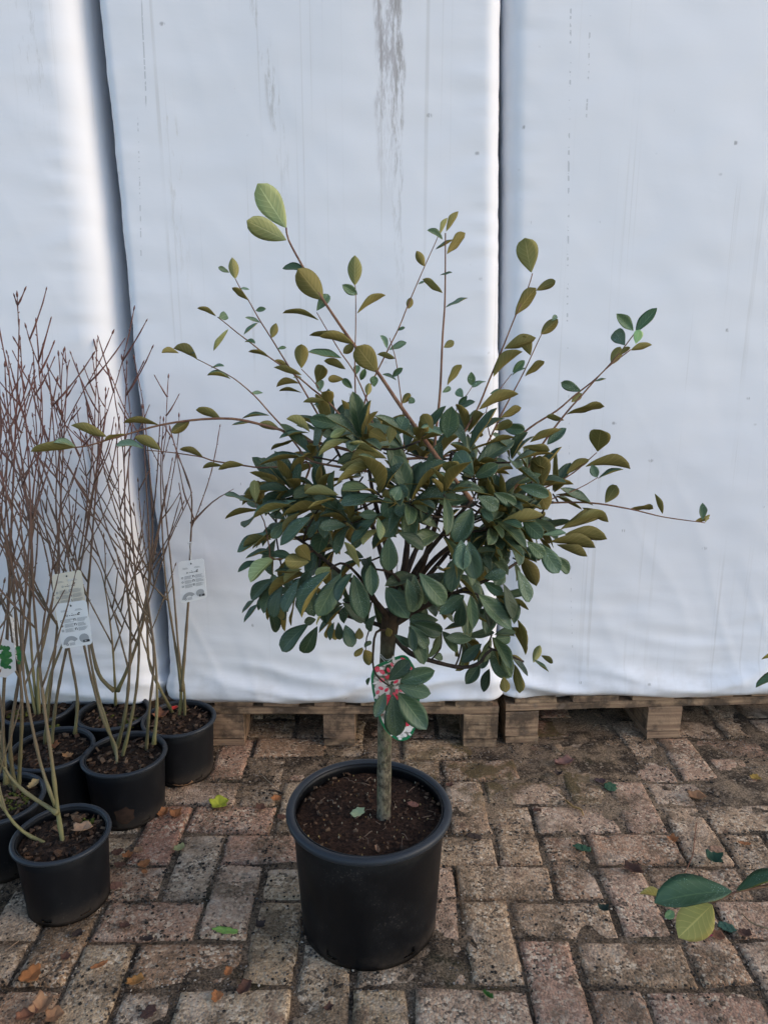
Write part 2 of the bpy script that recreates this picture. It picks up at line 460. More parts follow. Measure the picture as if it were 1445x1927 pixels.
CELL = .106; PX0, PY0 = .262, 1.222
def paver_mesh(k):
    random.seed(100 + k)
    L, W, top, dep = .2045, .0992, .0, -.05
    nu, nv = 18, 9
    vs, fs = [], []
    so_ = Vector((k * 3.7, k * 1.9, 0))
    for j in range(nv + 1):
        for i in range(nu + 1):
            u = -1 + 2 * i / nu; v = -1 + 2 * j / nv
            # pull grid towards the edges so that the rounding has vertices
            uu = math.copysign(1 - (1 - abs(u)) ** 1.35, u); vv = math.copysign(1 - (1 - abs(v)) ** 1.35, v)
            x = uu * L / 2; y = vv * W / 2
            ex = L / 2 - abs(x); ey = W / 2 - abs(y)
            e = min(ex, ey)
            wob = noise.noise(Vector((x * 26, y * 26, 5)) + so_)
            z = .0015 * noise.noise(Vector((x * 22, y * 22, 0)) + so_) + .0011 * noise.noise(Vector((x * 70, y * 70, 3)) + so_)
            rd = .010 + .007 * wob
            if e < rd: z -= rd * .62 * (1 - math.sqrt(max(0, 1 - (1 - e / rd) ** 2)))
            if e < 1e-6:
                x *= 1 - .012 * (wob * 1.6 + .6); y *= 1 - .03 * (wob * 1.6 + .6)
            cz = noise.noise(Vector((x * 14, y * 14, 9)) + so_)
            if cz > .35: z -= (cz - .35) * .02           # spalled spots
            vs.append((x, y, z))
    w = nu + 1
    for j in range(nv):
        for i in range(nu): fs.append([j * w + i, j * w + i + 1, (j + 1) * w + i + 1, (j + 1) * w + i])
    ring = list(range(w)) + [j * w + nu for j in range(1, nv + 1)] + [nv * w + i for i in range(nu - 1, -1, -1)] + [j * w for j in range(nv - 1, 0, -1)]
    b = len(vs)
    for i in ring: vs.append((vs[i][0], vs[i][1], dep))
    n_ = len(ring)
    for i in range(n_): fs.append([ring[i], b + i, b + (i + 1) % n_, ring[(i + 1) % n_]])
    return mesh('paver', vs, fs, [M['paver']])
pavers = [paver_mesh(k) for k in range(14)]
random.seed(11)
cnt = 0
for j in range(-4, 10):
    for i in range(-13, 9):
        s = (i + j) % 4
        if s not in (0, 2): continue
        if s == 0: c = ((i + 1) * CELL, (j + .5) * CELL); rz = 0
        else: c = ((i + .5) * CELL, (j + 1) * CELL); rz = R(90)
        x, y = c[0] + PX0, c[1] + PY0
        half = (y * CP + H * SP) * .56 + .2
        if abs(x) > half or y > 2.2 or y < .78: continue
        o = obj('paver', random.choice(pavers), g)
        o.location = (x + U(-.003, .003), y + U(-.003, .003), .0 + U(-.0045, .0035))
        o.rotation_euler = (U(-.022, .022), U(-.03, .03), rz + (math.pi if random.random() < .5 else 0) + U(-.03, .03))
        cnt += 1

# loose stones and crumbs, denser along the joints
ICO = None
def ico():
    p = (1 + 5 ** .5) / 2
    v = [(-1, p, 0), (1, p, 0), (-1, -p, 0), (1, -p, 0), (0, -1, p), (0, 1, p), (0, -1, -p), (0, 1, -p), (p, 0, -1), (p, 0, 1), (-p, 0, -1), (-p, 0, 1)]
    f = [(0, 11, 5), (0, 5, 1), (0, 1, 7), (0, 7, 10), (0, 10, 11), (1, 5, 9), (5, 11, 4), (11, 10, 2), (10, 7, 6), (7, 1, 8), (3, 9, 4), (3, 4, 2), (3, 2, 6), (3, 6, 8), (3, 8, 9), (4, 9, 5), (2, 4, 11), (6, 2, 10), (8, 6, 7), (9, 8, 1)]
    return [Vector(q).normalized() for q in v], f
IV, IF = ico()
def scatter(name, n, rmin, rmax, mat, seed, joint, flat=.6, area=(-1.25, 1.15, .95, 1.98), power=2.5, z0=0.0):
    random.seed(seed); vs = []; fs = []
    k = 0
    while k < n:
        x = U(area[0], area[1]); y = U(area[2], area[3])
        if abs(x) > (y * CP + H * SP) * .53 + .05: continue
        zz = z0
        fx = ((x - PX0) / CELL) % 1; fy = ((y - PY0) / CELL) % 1
        dj = min(fx, 1 - fx, fy, 1 - fy)
        if joint and dj > .1 and random.random() < joint: continue
        if noise.noise(Vector((x * 7, y * 7, seed))) < -.12 and random.random() < .75: continue
        r = rmin + (rmax - rmin) * random.random() ** power
        rot = Matrix.Rotation(U(0, 6.28), 3, 'Z') @ Matrix.Rotation(U(-.5, .5), 3, 'X')
        s = Vector((r * U(.8, 1.4), r * U(.7, 1.1), r * flat * U(.7, 1.2)))
        b = len(vs)
        for q in IV:
            w = rot @ Vector((q.x * s.x, q.y * s.y, q.z * s.z)) * U(.85, 1.15)
            vs.append((x + w.x, y + w.y, zz + w.z * .9 + r * .2))
        fs += [(a + b, c + b, d + b) for a, c, d in IF]
        k += 1
    o = obj(name, mesh(name, vs, fs, [mat], False))
    return o
tag(scatter('grit', 15000, .0005, .0027, M['grit'], 21, .1, power=3.5), 'pale and dark grit strewn over the paving', 'grit', kind='stuff')
tag(scatter('soil_crumbs', 13000, .0006, .0038, M['crumb'], 22, .8, power=3.2), 'dark soil crumbs lying along the paver joints', 'soil', kind='stuff')

# ------------------------------------------------------------------ pallets
def bevel_box(hx, hy, hz, bv, jit=.0015):
    v = []; 
    mb = MB()
    xs_ = [-hx, -hx + bv, hx - bv, hx]
    # chamfered box as an 8-gon sweep along x
    prof = [(-hy + bv, -hz), (hy - bv, -hz), (hy, -hz + bv), (hy, hz - bv), (hy - bv, hz), (-hy + bv, hz), (-hy, hz - bv), (-hy, -hz + bv)]
    nseg = max(3, int(hx * 2 / .06))
    P = []
    for i in range(nseg + 1):
        x = -hx + 2 * hx * i / nseg
        sc = .985 if i in (0, nseg) else 1
        for a, b in prof: P.append(Vector((x, a * sc + U(-jit, jit), b * sc + U(-jit, jit))))
    f = []
    for i in range(nseg):
        for k in range(8): f.append([i * 8 + k, i * 8 + (k + 1) % 8, (i + 1) * 8 + (k + 1) % 8, (i + 1) * 8 + k])
    f.append(list(range(8))[::-1]); f.append([nseg * 8 + k for k in range(8)])
    mb.add(P, f)
    return mb.mesh('board', [M['wood']], False)
def pallet(x0, w, yfront, yaw, label, blocks):
    t = thing('wooden_pallet', (x0, yfront, 0), label, 'pallet', 'wooden pallets under the wrapped loads')
    t.rotation_euler = (0, 0, yaw)
    L = 1.0
    def piece(name, hx, hy, hz, c, rz=0):
        o = obj(name, bevel_box(hx, hy, hz, .002), t, c); o.rotation_euler = (0, 0, rz + U(-.004, .004)); return o
    z = .011
    for bx0, bw in blocks:
        piece('bottom_board', L / 2, bw / 2, .0105, (bx0 + bw / 2, L / 2 + U(0, .004), z), R(90))
        for yy in (.052, L / 2, L - .07):
            piece('block', bw / 2, .05, .0385, (bx0 + bw / 2, yy, .0615))
    for yy in (.052, L / 2, L - .07):
        piece('stringer_board', w / 2, .05, .0105, (w / 2, yy, .1125))
    n_ = 6
    for i in range(n_):
        bw = w / n_ * U(.62, .8)
        piece('deck_board', L / 2, bw / 2, .009, ((i + .5) * w / n_, L / 2 + .004 + U(0, .004), .1335), R(90))
    return t
random.seed(5)
pallet(-.497, .824, 1.918, 0, 'wooden pallet directly behind the tree trunk under the middle white load', [(0, .096), (.324, .09), (.725, .098)])
pallet(.350, 1.04, 1.931, R(3.6), 'wooden pallet reaching past the dark gap under the right white load', [(0, .096), (.42, .10), (.94, .1)])
pallet(-1.40, .83, 1.92, R(.5), 'wooden pallet hidden behind the small black pots', [(0, .1), (.36, .1), (.73, .1)])

# ------------------------------------------------------------------ wrapped loads
def load(name, left, right, yf, yaw, rcl, rcr, zb, zt, seed, label, bulge=.012):
    """left/right: list of (z, x) edges; a soft white cover with rounded corners"""
    def ip(T, z):
        if z <= T[0][0]: return T[0][1]
        for (a, b), (c, d) in zip(T, T[1:]):
            if z <= c: return lerp(b, d, (z - a) / (c - a))
        return T[-1][1]
    dep = .75
    S = []                                          # profile parameter: (kind, t)
    for i in range(10): S.append(('L', 1 - i / 10))
    for i in range(9): S.append(('CL', i / 9))
    nf = 120
    for i in range(nf): S.append(('F', i / nf))
    for i in range(9): S.append(('CR', i / 9))
    for i in range(11): S.append(('R', i / 10))
    nz = 250
    V, Fc = [], []
    sd_ = Vector((seed * 5.1, seed * 2.3, 0))
    for j in range(nz + 1):
        z = lerp(zb, zt, (j / nz) ** 1.15)
        xl, xr = ip(left, z), ip(right, z)
        for kd, tt in S:
            if kd == 'L': p = Vector((xl, rcl + tt * (dep - rcl))); nrm = Vector((-1, 0))
            elif kd == 'CL':
                a = math.pi / 2 * tt; p = Vector((xl + rcl - rcl * math.cos(a), rcl - rcl * math.sin(a))); nrm = Vector((-math.cos(a), -math.sin(a)))
            elif kd == 'F': p = Vector((lerp(xl + rcl, xr - rcr, tt), 0)); nrm = Vector((0, -1))
            elif kd == 'CR':
                a = math.pi / 2 * tt; p = Vector((xr - rcr + rcr * math.sin(a), rcr - rcr * math.cos(a))); nrm = Vector((math.sin(a), -math.cos(a)))
            else: p = Vector((xr, rcr + tt * (dep - rcr))); nrm = Vector((1, 0))
            q = Vector((p.x, z, p.y))
            h = z - zb
            d = bulge * math.sin(math.pi * min(1, max(0, (p.x - xl) / (xr - xl)))) * .6
            d += .0065 * noise.noise(Vector((p.x * 2.6, z * 2.0, p.y * 2)) + sd_)
            d += .0016 * noise.noise(Vector((p.x * 9, z * 16, p.y * 9)) + sd_)
            # slack folds gathering at the foot
            k = math.exp(-h / .11)
            sl = 1.6 * math.sin(p.x * 3.1 + seed)
            r1 = noise.noise(Vector((p.x * 2.3, (z + .10 * noise.noise(Vector((p.x * 3, 1, seed)))) * 17 + sl * .6, p.y * 2)) + sd_)
            d += k * .030 * (1 - abs(r1) * 2.2) * .6
            r2 = noise.noise(Vector((p.x * 5, z * 42 + p.x * 4, p.y * 4)) + sd_)
            d += k * .006 * r2
            d += .014 * math.exp(-((h - .055) / .05) ** 2)
            # puckers beside the rounded edges
            ed = math.exp(-abs(p.x - (xr - rcr)) / .05) + .8 * math.exp(-abs(p.x - (xl + rcl)) / .04)
            d += ed * .0035 * noise.noise(Vector((p.x * 7, z * 38, 2)) + sd_)
            # long drape creases
            c1 = noise.noise(Vector(((p.x + z * .55) * 8, (p.x - z) * 1.3, 4)) + sd_)
            d += .0013 * max(0, 1 - abs(c1) * 5) * (.25 + .75 * sstep(.9, 0, h))
            if h < .03: d -= (1 - h / .03) ** 2 * .028
            zz = z + (.006 * noise.noise(Vector((p.x * 11, 0, seed))) if j == 0 else 0)
            V.append((p.x + nrm.x * d, p.y + nrm.y * d, zz))
    w = len(S)
    for j in range(nz):
        for i in range(w - 1): Fc.append([j * w + i, j * w + i + 1, (j + 1) * w + i + 1, (j + 1) * w + i])
    Fc.append([nz * w + i for i in range(w)])
    Fc.append([i for i in range(w)][::-1])
    Fc.append([j * w for j in range(nz, -1, -1)] + [j * w + w - 1 for j in range(nz + 1)])
    c, s = math.cos(yaw), math.sin(yaw)
    x00 = left[0][1]
    V = [(x00 + (x - x00) * c - y * s, yf + (x - x00) * s + y * c, z) for x, y, z in V]
    o = obj(name, mesh(name, V, Fc, [M['wrap']]))
    return tag(o, label, 'wrapped load', 'white wrapped loads standing on pallets')
def edge(pts, d): return [(p.z, p.x) for p in sorted((atd(x, y, d) for x, y in pts), key=lambda p: p.z)]
ZB = .133
E2L = edge([(192, 0), (213, 200), (243, 500), (261, 700), (284, 900), (299, 1000), (325, 1250), (329, 1320)], 1.945)
E2R = edge([(941, 0), (937, 500), (936, 1000), (934, 1320)], 1.955)
E3L = edge([(949, 0), (946, 500), (945, 1000), (944, 1310)], 1.965)
E1R = edge([(176, 0), (197, 200), (226, 500), (244, 700), (267, 900), (282, 1000), (310, 1250), (315, 1320)], 1.99)
load('wrapped_load', E2L, E2R, 1.925, 0, .022, .040, ZB, 2.9, 2, 'tall white wrapped load directly behind the leafy tree, with dark streak')
load('wrapped_load', E3L, [(0, E3L[0][1] + 1.08), (3, E3L[0][1] + 1.08)], 1.945, R(2.2), .05, .05, ZB, 2.9, 5, 'tall white wrapped load with dotted mould lines, beyond the narrow dark gap')
load('wrapped_load', [(0, -1.52), (3, -1.56)], E1R, 1.905, R(.0), .05, .085, ZB, 2.9, 9, 'tall white wrapped load behind the bare shrubs, with broad rounded edge')

# ------------------------------------------------------------------ leaves (shared unit meshes, y along the blade, x across, top side +z)
def leaf_unit(k, bend, cup, shape, twist=0.0, wavy=0.02):
    random.seed(300 + k)
    nl, nw = 10, 6
    vs, fs, fm, uv = [], [], [], []
    def width(t):
        a, pk = shape                                # peak position, tip sharpness
        w = math.sin(math.pi * t ** (math.log(.5) / math.log(pk)))
        return max(0.0, w) ** a
    th = .007
    for layer in (0, 1):
        for i in range(nl + 1):
            t = i / nl
            w = width(min(max(t, .004), .996)) if 0 < t < 1 else (.035 if t == 0 else .012)
            ang = bend * t
            # circular bend along the blade
            if abs(bend) > 1e-3: yy, zz = math.sin(ang) / bend, -(1 - math.cos(ang)) / bend
            else: yy, zz = t, 0
            for j in range(nw + 1):
                u = -1 + 2 * j / nw
                x = u * w * .5
                h = cup * abs(u) ** 1.6 * w * .5 + wavy * math.sin(t * 9 + u * 3 + k) * abs(u) * w
                tw = twist * t
                x2, h2 = x * math.cos(tw) - h * math.sin(tw), x * math.sin(tw) + h * math.cos(tw)
                y3 = yy + h2 * math.sin(ang); z3 = zz + h2 * math.cos(ang)
                vs.append((x2, y3, z3 - (th if layer else 0)))
                uv.append((j / nw, t))
    w1 = nw + 1; off = (nl + 1) * w1
    for i in range(nl):
        for j in range(nw):
            a = i * w1 + j
            fs.append([a, a + 1, a + w1 + 1, a + w1]); fm.append(0)
            fs.append([off + a, off + a + w1, off + a + w1 + 1, off + a + 1]); fm.append(1)
    for i in range(nl):
        a = i * w1; fs.append([a, a + w1, off + a + w1, off + a]); fm.append(1)
        a = i * w1 + nw; fs.append([a, off + a, off + a + w1, a + w1]); fm.append(1)
    me = mesh('leaf', vs, fs, [M['leaf_top'], M['leaf_under']], True, fm)
    ul = me.uv_layers.new(name='UVMap')
    for p in me.polygons:
        for li in p.loop_indices: ul.data[li].uv = uv[me.loops[li].vertex_index]
    return me
LEAF = [leaf_unit(0, .35, .22, (.66, .57)), leaf_unit(1, .65, .15, (.58, .62), .15), leaf_unit(2, -.15, .25, (.72, .52)),
        leaf_unit(3, .9, .30, (.64, .58), -.25, .03), leaf_unit(4, .2, .10, (.56, .63), .1, .035), leaf_unit(5, -.4, .30, (.74, .54), .2),
        leaf_unit(6, .5, .42, (.66, .57), -.1), leaf_unit(7, 1.6, .35, (.66, .57), .5, .05)]
OBOV = [1, 4, 1, 4, 6]
CAM = Vector((0, 0, H))
def place_leaf(parent, origin, B, T, wapp, side, tint=None, var=None, name='leaf'):
    """a blade from base B to tip T; wapp = breadth as seen; side 'g' top or 'o' underside towards the viewer"""
    ax = T - B; L = ax.length
    mid = (B + T) / 2
    vd = (CAM - mid).normalized()
    wreal = max(wapp, .44 * L)
    if wapp > .62 * L:                               # foreshortened blade: let it point towards / away from the viewer
        L2 = wapp / .62; var = 4 if var is None else var
        ex = math.sqrt(max(0, L2 * L2 - L * L))
        sgn = 1 if ((side == 'g') == (ax.z < 0)) else -1
        T = T + vd * ex * sgn * .9
        ax = T - B; L = ax.length; wreal = wapp
    a = ax.normalized()
    n_ = (vd - a * vd.dot(a)).normalized()
    if side == 'o': n_ = -n_
    ratio = min(1.0, wapp / wreal)
    ang = math.acos(ratio) * .96
    c1 = Matrix.Rotation(ang, 3, a) @ n_; c2 = Matrix.Rotation(-ang, 3, a) @ n_
    n_ = c1 if c1.z > c2.z else c2
    x = a.cross(n_)
    k = var if var is not None else random.choice([0, 0, 1, 2, 4, 4, 5, 6] if ratio < .95 else [0, 1, 4, 2, 6])
    me = LEAF[k]
    o = bpy.data.objects.new(name, me); col.objects.link(o)
    m3 = Matrix((x * wreal * 1.04, a * L * 1.06, n_ * L)).transposed()
    # matrix columns: blade width, length, height
    mw = Matrix.Translation(B - origin) @ m3.to_4x4()
    # unit blade bends downwards: turn it a little so that the chord follows B->T
    bend = [.35, .65, -.15, .9, .2, -.4, .5, 1.6][k]
    o.parent = parent
    o.matrix_local = mw @ Matrix.Rotation(bend * .5, 4, 'X')
    if tint: o.color = (*tint, 1)
    return o

# ------------------------------------------------------------------ pots
def pot(parent, Rr, h, base_r, mat, rim_mat, notches=(), rimr=.009, seg=64, flange=.02):
    prof = [(base_r * .96, .004), (base_r, .0), (base_r, .010)]
    nzr = 8
    for i in range(nzr + 1):
        t = max(i / nzr, .075); prof.append((lerp(base_r, Rr - rimr * 1.6, t), lerp(.010, h - flange, t)))
    outer_n = len(prof)
    prof += [(Rr - rimr * 1.9, h - flange + .003), (Rr - rimr * 1.9, h - .004)]
    wall = .003
    inner = [(r - wall, max(.006, z)) for r, z in prof[::-1] if z > .005]
    prof = prof + inner
    vs, fs = [], []
    for r, z in prof:
        for k in range(seg):
            a = 2 * math.pi * k / seg; vs.append((r * math.cos(a), r * math.sin(a), z))
    for i in range(len(prof) - 1):
        for k in range(seg):
            if i == 2 and (k in notches or k - 1 in notches) or i == len(prof) - 4 and (k in notches or k - 1 in notches): continue
            k2 = (k + 1) % seg
            fs.append([i * seg + k, i * seg + k2, (i + 1) * seg + k2, (i + 1) * seg + k])
    p = obj('pot', mesh('pot', vs, fs, [mat]), parent)
    # rolled rim
    mb = MB()
    ns = 10; V = []; Fq = []
    for k in range(seg):
        a = 2 * math.pi * k / seg
        wob = .0012 * math.sin(3 * a + Rr * 90)
        for q in range(ns):
            b = 2 * math.pi * q / ns
            rr = Rr - rimr + wob + rimr * math.cos(b) * 1.05; zz = h - rimr + rimr * math.sin(b) * 1.0
            V.append((rr * math.cos(a), rr * math.sin(a), zz))
    for k in range(seg):
        for q in range(ns):
            Fq.append([k * ns + q, ((k + 1) % seg) * ns + q, ((k + 1) % seg) * ns + (q + 1) % ns, k * ns + (q + 1) % ns])
    obj('rim', mesh('rim', V, Fq, [rim_mat]), p)
    return p
def soil(parent, r, z, mat, amp, seed, depth=.05):
    vs, fs = [], []
    rings, seg = 22, 60
    vs.append((0, 0, z))
    for i in range(1, rings + 1):
        rr = r * i / rings
        for k in range(seg):
            a = 2 * math.pi * k / seg; x, y = rr * math.cos(a), rr * math.sin(a)
            q = Vector((x, y, seed))
            hh = amp * noise.noise(q * 28) + amp * .7 * noise.noise(q * 75) + amp * .4 * noise.noise(q * 190)
            vs.append((x, y, z + hh + amp * .8 * (1 - (i / rings) ** 2)))
    for k in range(seg): fs.append([0, 1 + k, 1 + (k + 1) % seg])
    for i in range(rings - 1):
        for k in range(seg):
            a = 1 + i * seg; b = a + seg
            fs.append([a + k, b + k, b + (k + 1) % seg, a + (k + 1) % seg])
    b = len(vs)
    for k in range(seg):
        a = 2 * math.pi * k / seg; vs.append((r * .80 * math.cos(a), r * .80 * math.sin(a), z - depth * .6))
    a0 = 1 + (rings - 1) * seg
    for k in range(seg): fs.append([a0 + k, b + k, b + (k + 1) % seg, a0 + (k + 1) % seg])
    return obj('soil', mesh('soil', vs, fs, [mat]), parent)
def chips(parent, r, z, n_, mat, seed, name='mulch', lo=.003, hi=.011, flat=.35, zamp=.004):
    random.seed(seed); mb = MB()
    for _ in range(n_):
        rr = r * math.sqrt(random.random()); a = U(0, 6.28)
        L = U(lo, hi)
        rot = Matrix.Rotation(U(0, 6.28), 3, 'Z') @ Matrix.Rotation(U(-.6, .6), 3, 'X') @ Matrix.Rotation(U(-.5, .5), 3, 'Y')
        mb.box((rr * math.cos(a), rr * math.sin(a), z + U(0, zamp)), (L, L * U(.25, .7), L * flat * U(.3, .8)), rot, 0, L * .3)
    o = obj(name, mb.mesh(name, [mat], False), parent); o['kind'] = 'stuff'
    return o

# ------------------------------------------------------------------ the tree in the big pot
D0 = 1.283
root = ground(693, 1532, .263); ROOT = Vector((root.x, D0, 0))
tree = thing('potted_tree', ROOT, 'evergreen standard tree with dark green and olive leaves in a large black pot', 'potted tree')
pot_o = pot(tree, .1625, .263, .136, M['pot'], M['rim'], notches=(47, 60, 20, 5, 33), rimr=.0085, seg=72)
soil(tree, .1445, .236, M['peat'], .0045, 3, .06)
chips(tree, .143, .240, 170, M['bark_chip'], 31, 'soil_crumbs', .0012, .0045, .8, .004)
mbx = MB(); random.seed(44)
for _ in range(60):
    rr = .14 * math.sqrt(random.random()); a = U(0, 6.28); r = U(.0009, .0019)
    mbx.add([Vector((rr * math.cos(a), rr * math.sin(a), .2435 + U(-.001, .003))) + v * r for v in IV], [list(f) for f in IF])
o = obj('fertiliser_grains', mbx.mesh('fertiliser_grains', [mat_grit('grains', [(.30, .22, .09), (.30, .25, .17), (.22, .12, .04), (.34, .30, .2)])]), tree); o['kind'] = 'stuff'
mbx = MB()
for _ in range(26):
    rr = .135 * math.sqrt(random.random()); a = U(0, 6.28)
    p = Vector((rr * math.cos(a), rr * math.sin(a), .245)); d = Vector((U(-1, 1), U(-1, 1), U(-.1, .2))).normalized(); L = U(.008, .028)
    mbx.tube(spline([p, p + d * L * .5 + Vector((U(-.004, .004), U(-.004, .004), .002)), p + d * L], .006), U(.0004, .0009), 4)
o = obj('rootlets', mbx.mesh('rootlets', [mat_flat('rootlet', (.15, .095, .06))]), tree); o['kind'] = 'stuff'

def W(x, y, dd=0.0): return atd(x, y, D0 + dd) - ROOT
tb = ground(722, 1540, .236)
TB = Vector((tb.x, tb.y, tb.z)) - ROOT
tdd = tb.y - D0
tp = [TB + Vector((0, 0, -.03)), TB] + [W(x, y, lerp(tdd, 0, t)) for x, y, t in ((723, 1450, .3), (724, 1360, .5), (726, 1270, .8), (731, 1200, 1), (737, 1150, 1))]
tpts = spline(tp, .014)
mb = MB()
nt = len(tpts)
mb.tube(tpts, [(.0152 if i < 3 else lerp(.0138, .0130, i / nt)) * (1 + .05 * noise.noise(Vector((i * .4, 0, 0)))) + (.004 * sstep(.75, 1, i / nt)) for i in range(nt)], 14)
def trunk_mat():
    t = NT('trunk_bark', .85, .25)
    p = t.co('Object'); z = t.xyz(p)[2]
    f = t.noise(t.scale(p, (95, 95, 55)), 1.0, 6, .75)
    c = t.mix(t.ramp(f, .38, .62), (.045, .036, .024), (.20, .17, .115))
    c = t.mix(t.math('MULTIPLY', t.ramp(t.noise(p, 30, 5), .42, .6), .55), c, (.10, .115, .06))
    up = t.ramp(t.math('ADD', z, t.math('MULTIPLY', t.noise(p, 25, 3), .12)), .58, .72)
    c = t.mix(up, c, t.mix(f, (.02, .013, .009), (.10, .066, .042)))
    return t.done(c, t.bump(f, 1.0, .006))
trunk = obj('trunk', mb.mesh('trunk', [trunk_mat()]), tree)

def limb(pts, r0, r1, mat, parent, name='branch', sides=7, knob=.08):
    P = spline(pts, .012); n_ = len(P)
    mbb = MB()
    mbb.tube(P, [max(.0006, lerp(r0, r1, i / (n_ - 1)) * (1 + knob * noise.noise(Vector((i * .9, r0 * 900, len(P)))))) for i in range(n_)], sides)
    return obj(name, mbb.mesh(name, [mat]), parent), P
LIMBS = [
    ([(736, 1180, 0), (744, 1130, 0), (762, 1060, .0), (768, 960, .02), (758, 850, .03)], .0105, .004),
    ([(742, 1150, 0), (785, 1085, -.02), (812, 1010, -.04), (832, 940, -.05), (850, 850, -.06)], .0095, .003),
    ([(740, 1160, 0), (800, 1090, .03), (850, 1030, .05), (905, 955, .08)], .0085, .003),
    ([(738, 1170, 0), (690, 1115, -.03), (625, 1065, -.05), (570, 1020, -.05), (520, 990, -.03)], .008, .0025),
    ([(736, 1185, 0), (700, 1172, .01), (655, 1160, .02), (590, 1130, .03), (540, 1100, .03)], .006, .002),
    ([(741, 1175, 0), (800, 1140, -.04), (870, 1110, -.07), (930, 1085, -.07), (985, 1050, -.04)], .008, .0025),
    ([(738, 1195, 0), (770, 1228, -.02), (810, 1243, -.03), (870, 1256, -.04), (905, 1245, -.05), (925, 1222, -.05), (985, 1245, -.05)], .0068, .0022),
    ([(734, 1185, -.01), (708, 1190, -.04), (702, 1230, -.06), (703, 1258, -.07), (713, 1276, -.085), (733, 1291, -.095)], .0036, .0018),
    ([(742, 1140, 0), (735, 1080, -.06), (720, 1000, -.10), (700, 920, -.13), (690, 840, -.12)], .008, .003),
    ([(744, 1130, 0), (720, 1050, .06), (690, 960, .10), (650, 880, .13), (620, 820, .13)], .008, .003),
    ([(750, 1120, 0), (790, 1020, .09), (850, 930, .13), (930, 860, .15)], .008, .003),
    ([(744, 1140, 0), (790, 1060, -.10), (850, 985, -.17), (887, 942, -.19)], .0075, .0035),
    ([(744, 1150, 0), (820, 1050, -.02), (900, 1000, -.03), (985, 960, -.02), (1040, 945, 0)], .0075, .003),
    ([(736, 1175, 0), (680, 1090, -.10), (640, 1060, -.14), (600, 1090, -.15)], .006, .002),
    ([(742, 1160, 0), (760, 1120, -.10), (740, 1080, -.15), (700, 1070, -.17)], .006, .002),
    ([(744, 1160, 0), (830, 1120, -.12), (890, 1115, -.17), (900, 1125, -.18)], .006, .002),
    ([(700, 1172, .01), (690, 1200, -.01), (688, 1225, -.02)], .002, .0012),
]
limb_pts = []
for pts, r0, r1 in LIMBS:
    o, P = limb([W(*p) for p in pts], r0 * .78, r1 * .8, M['bark_dark'], trunk, knob=.2)
    limb_pts += P

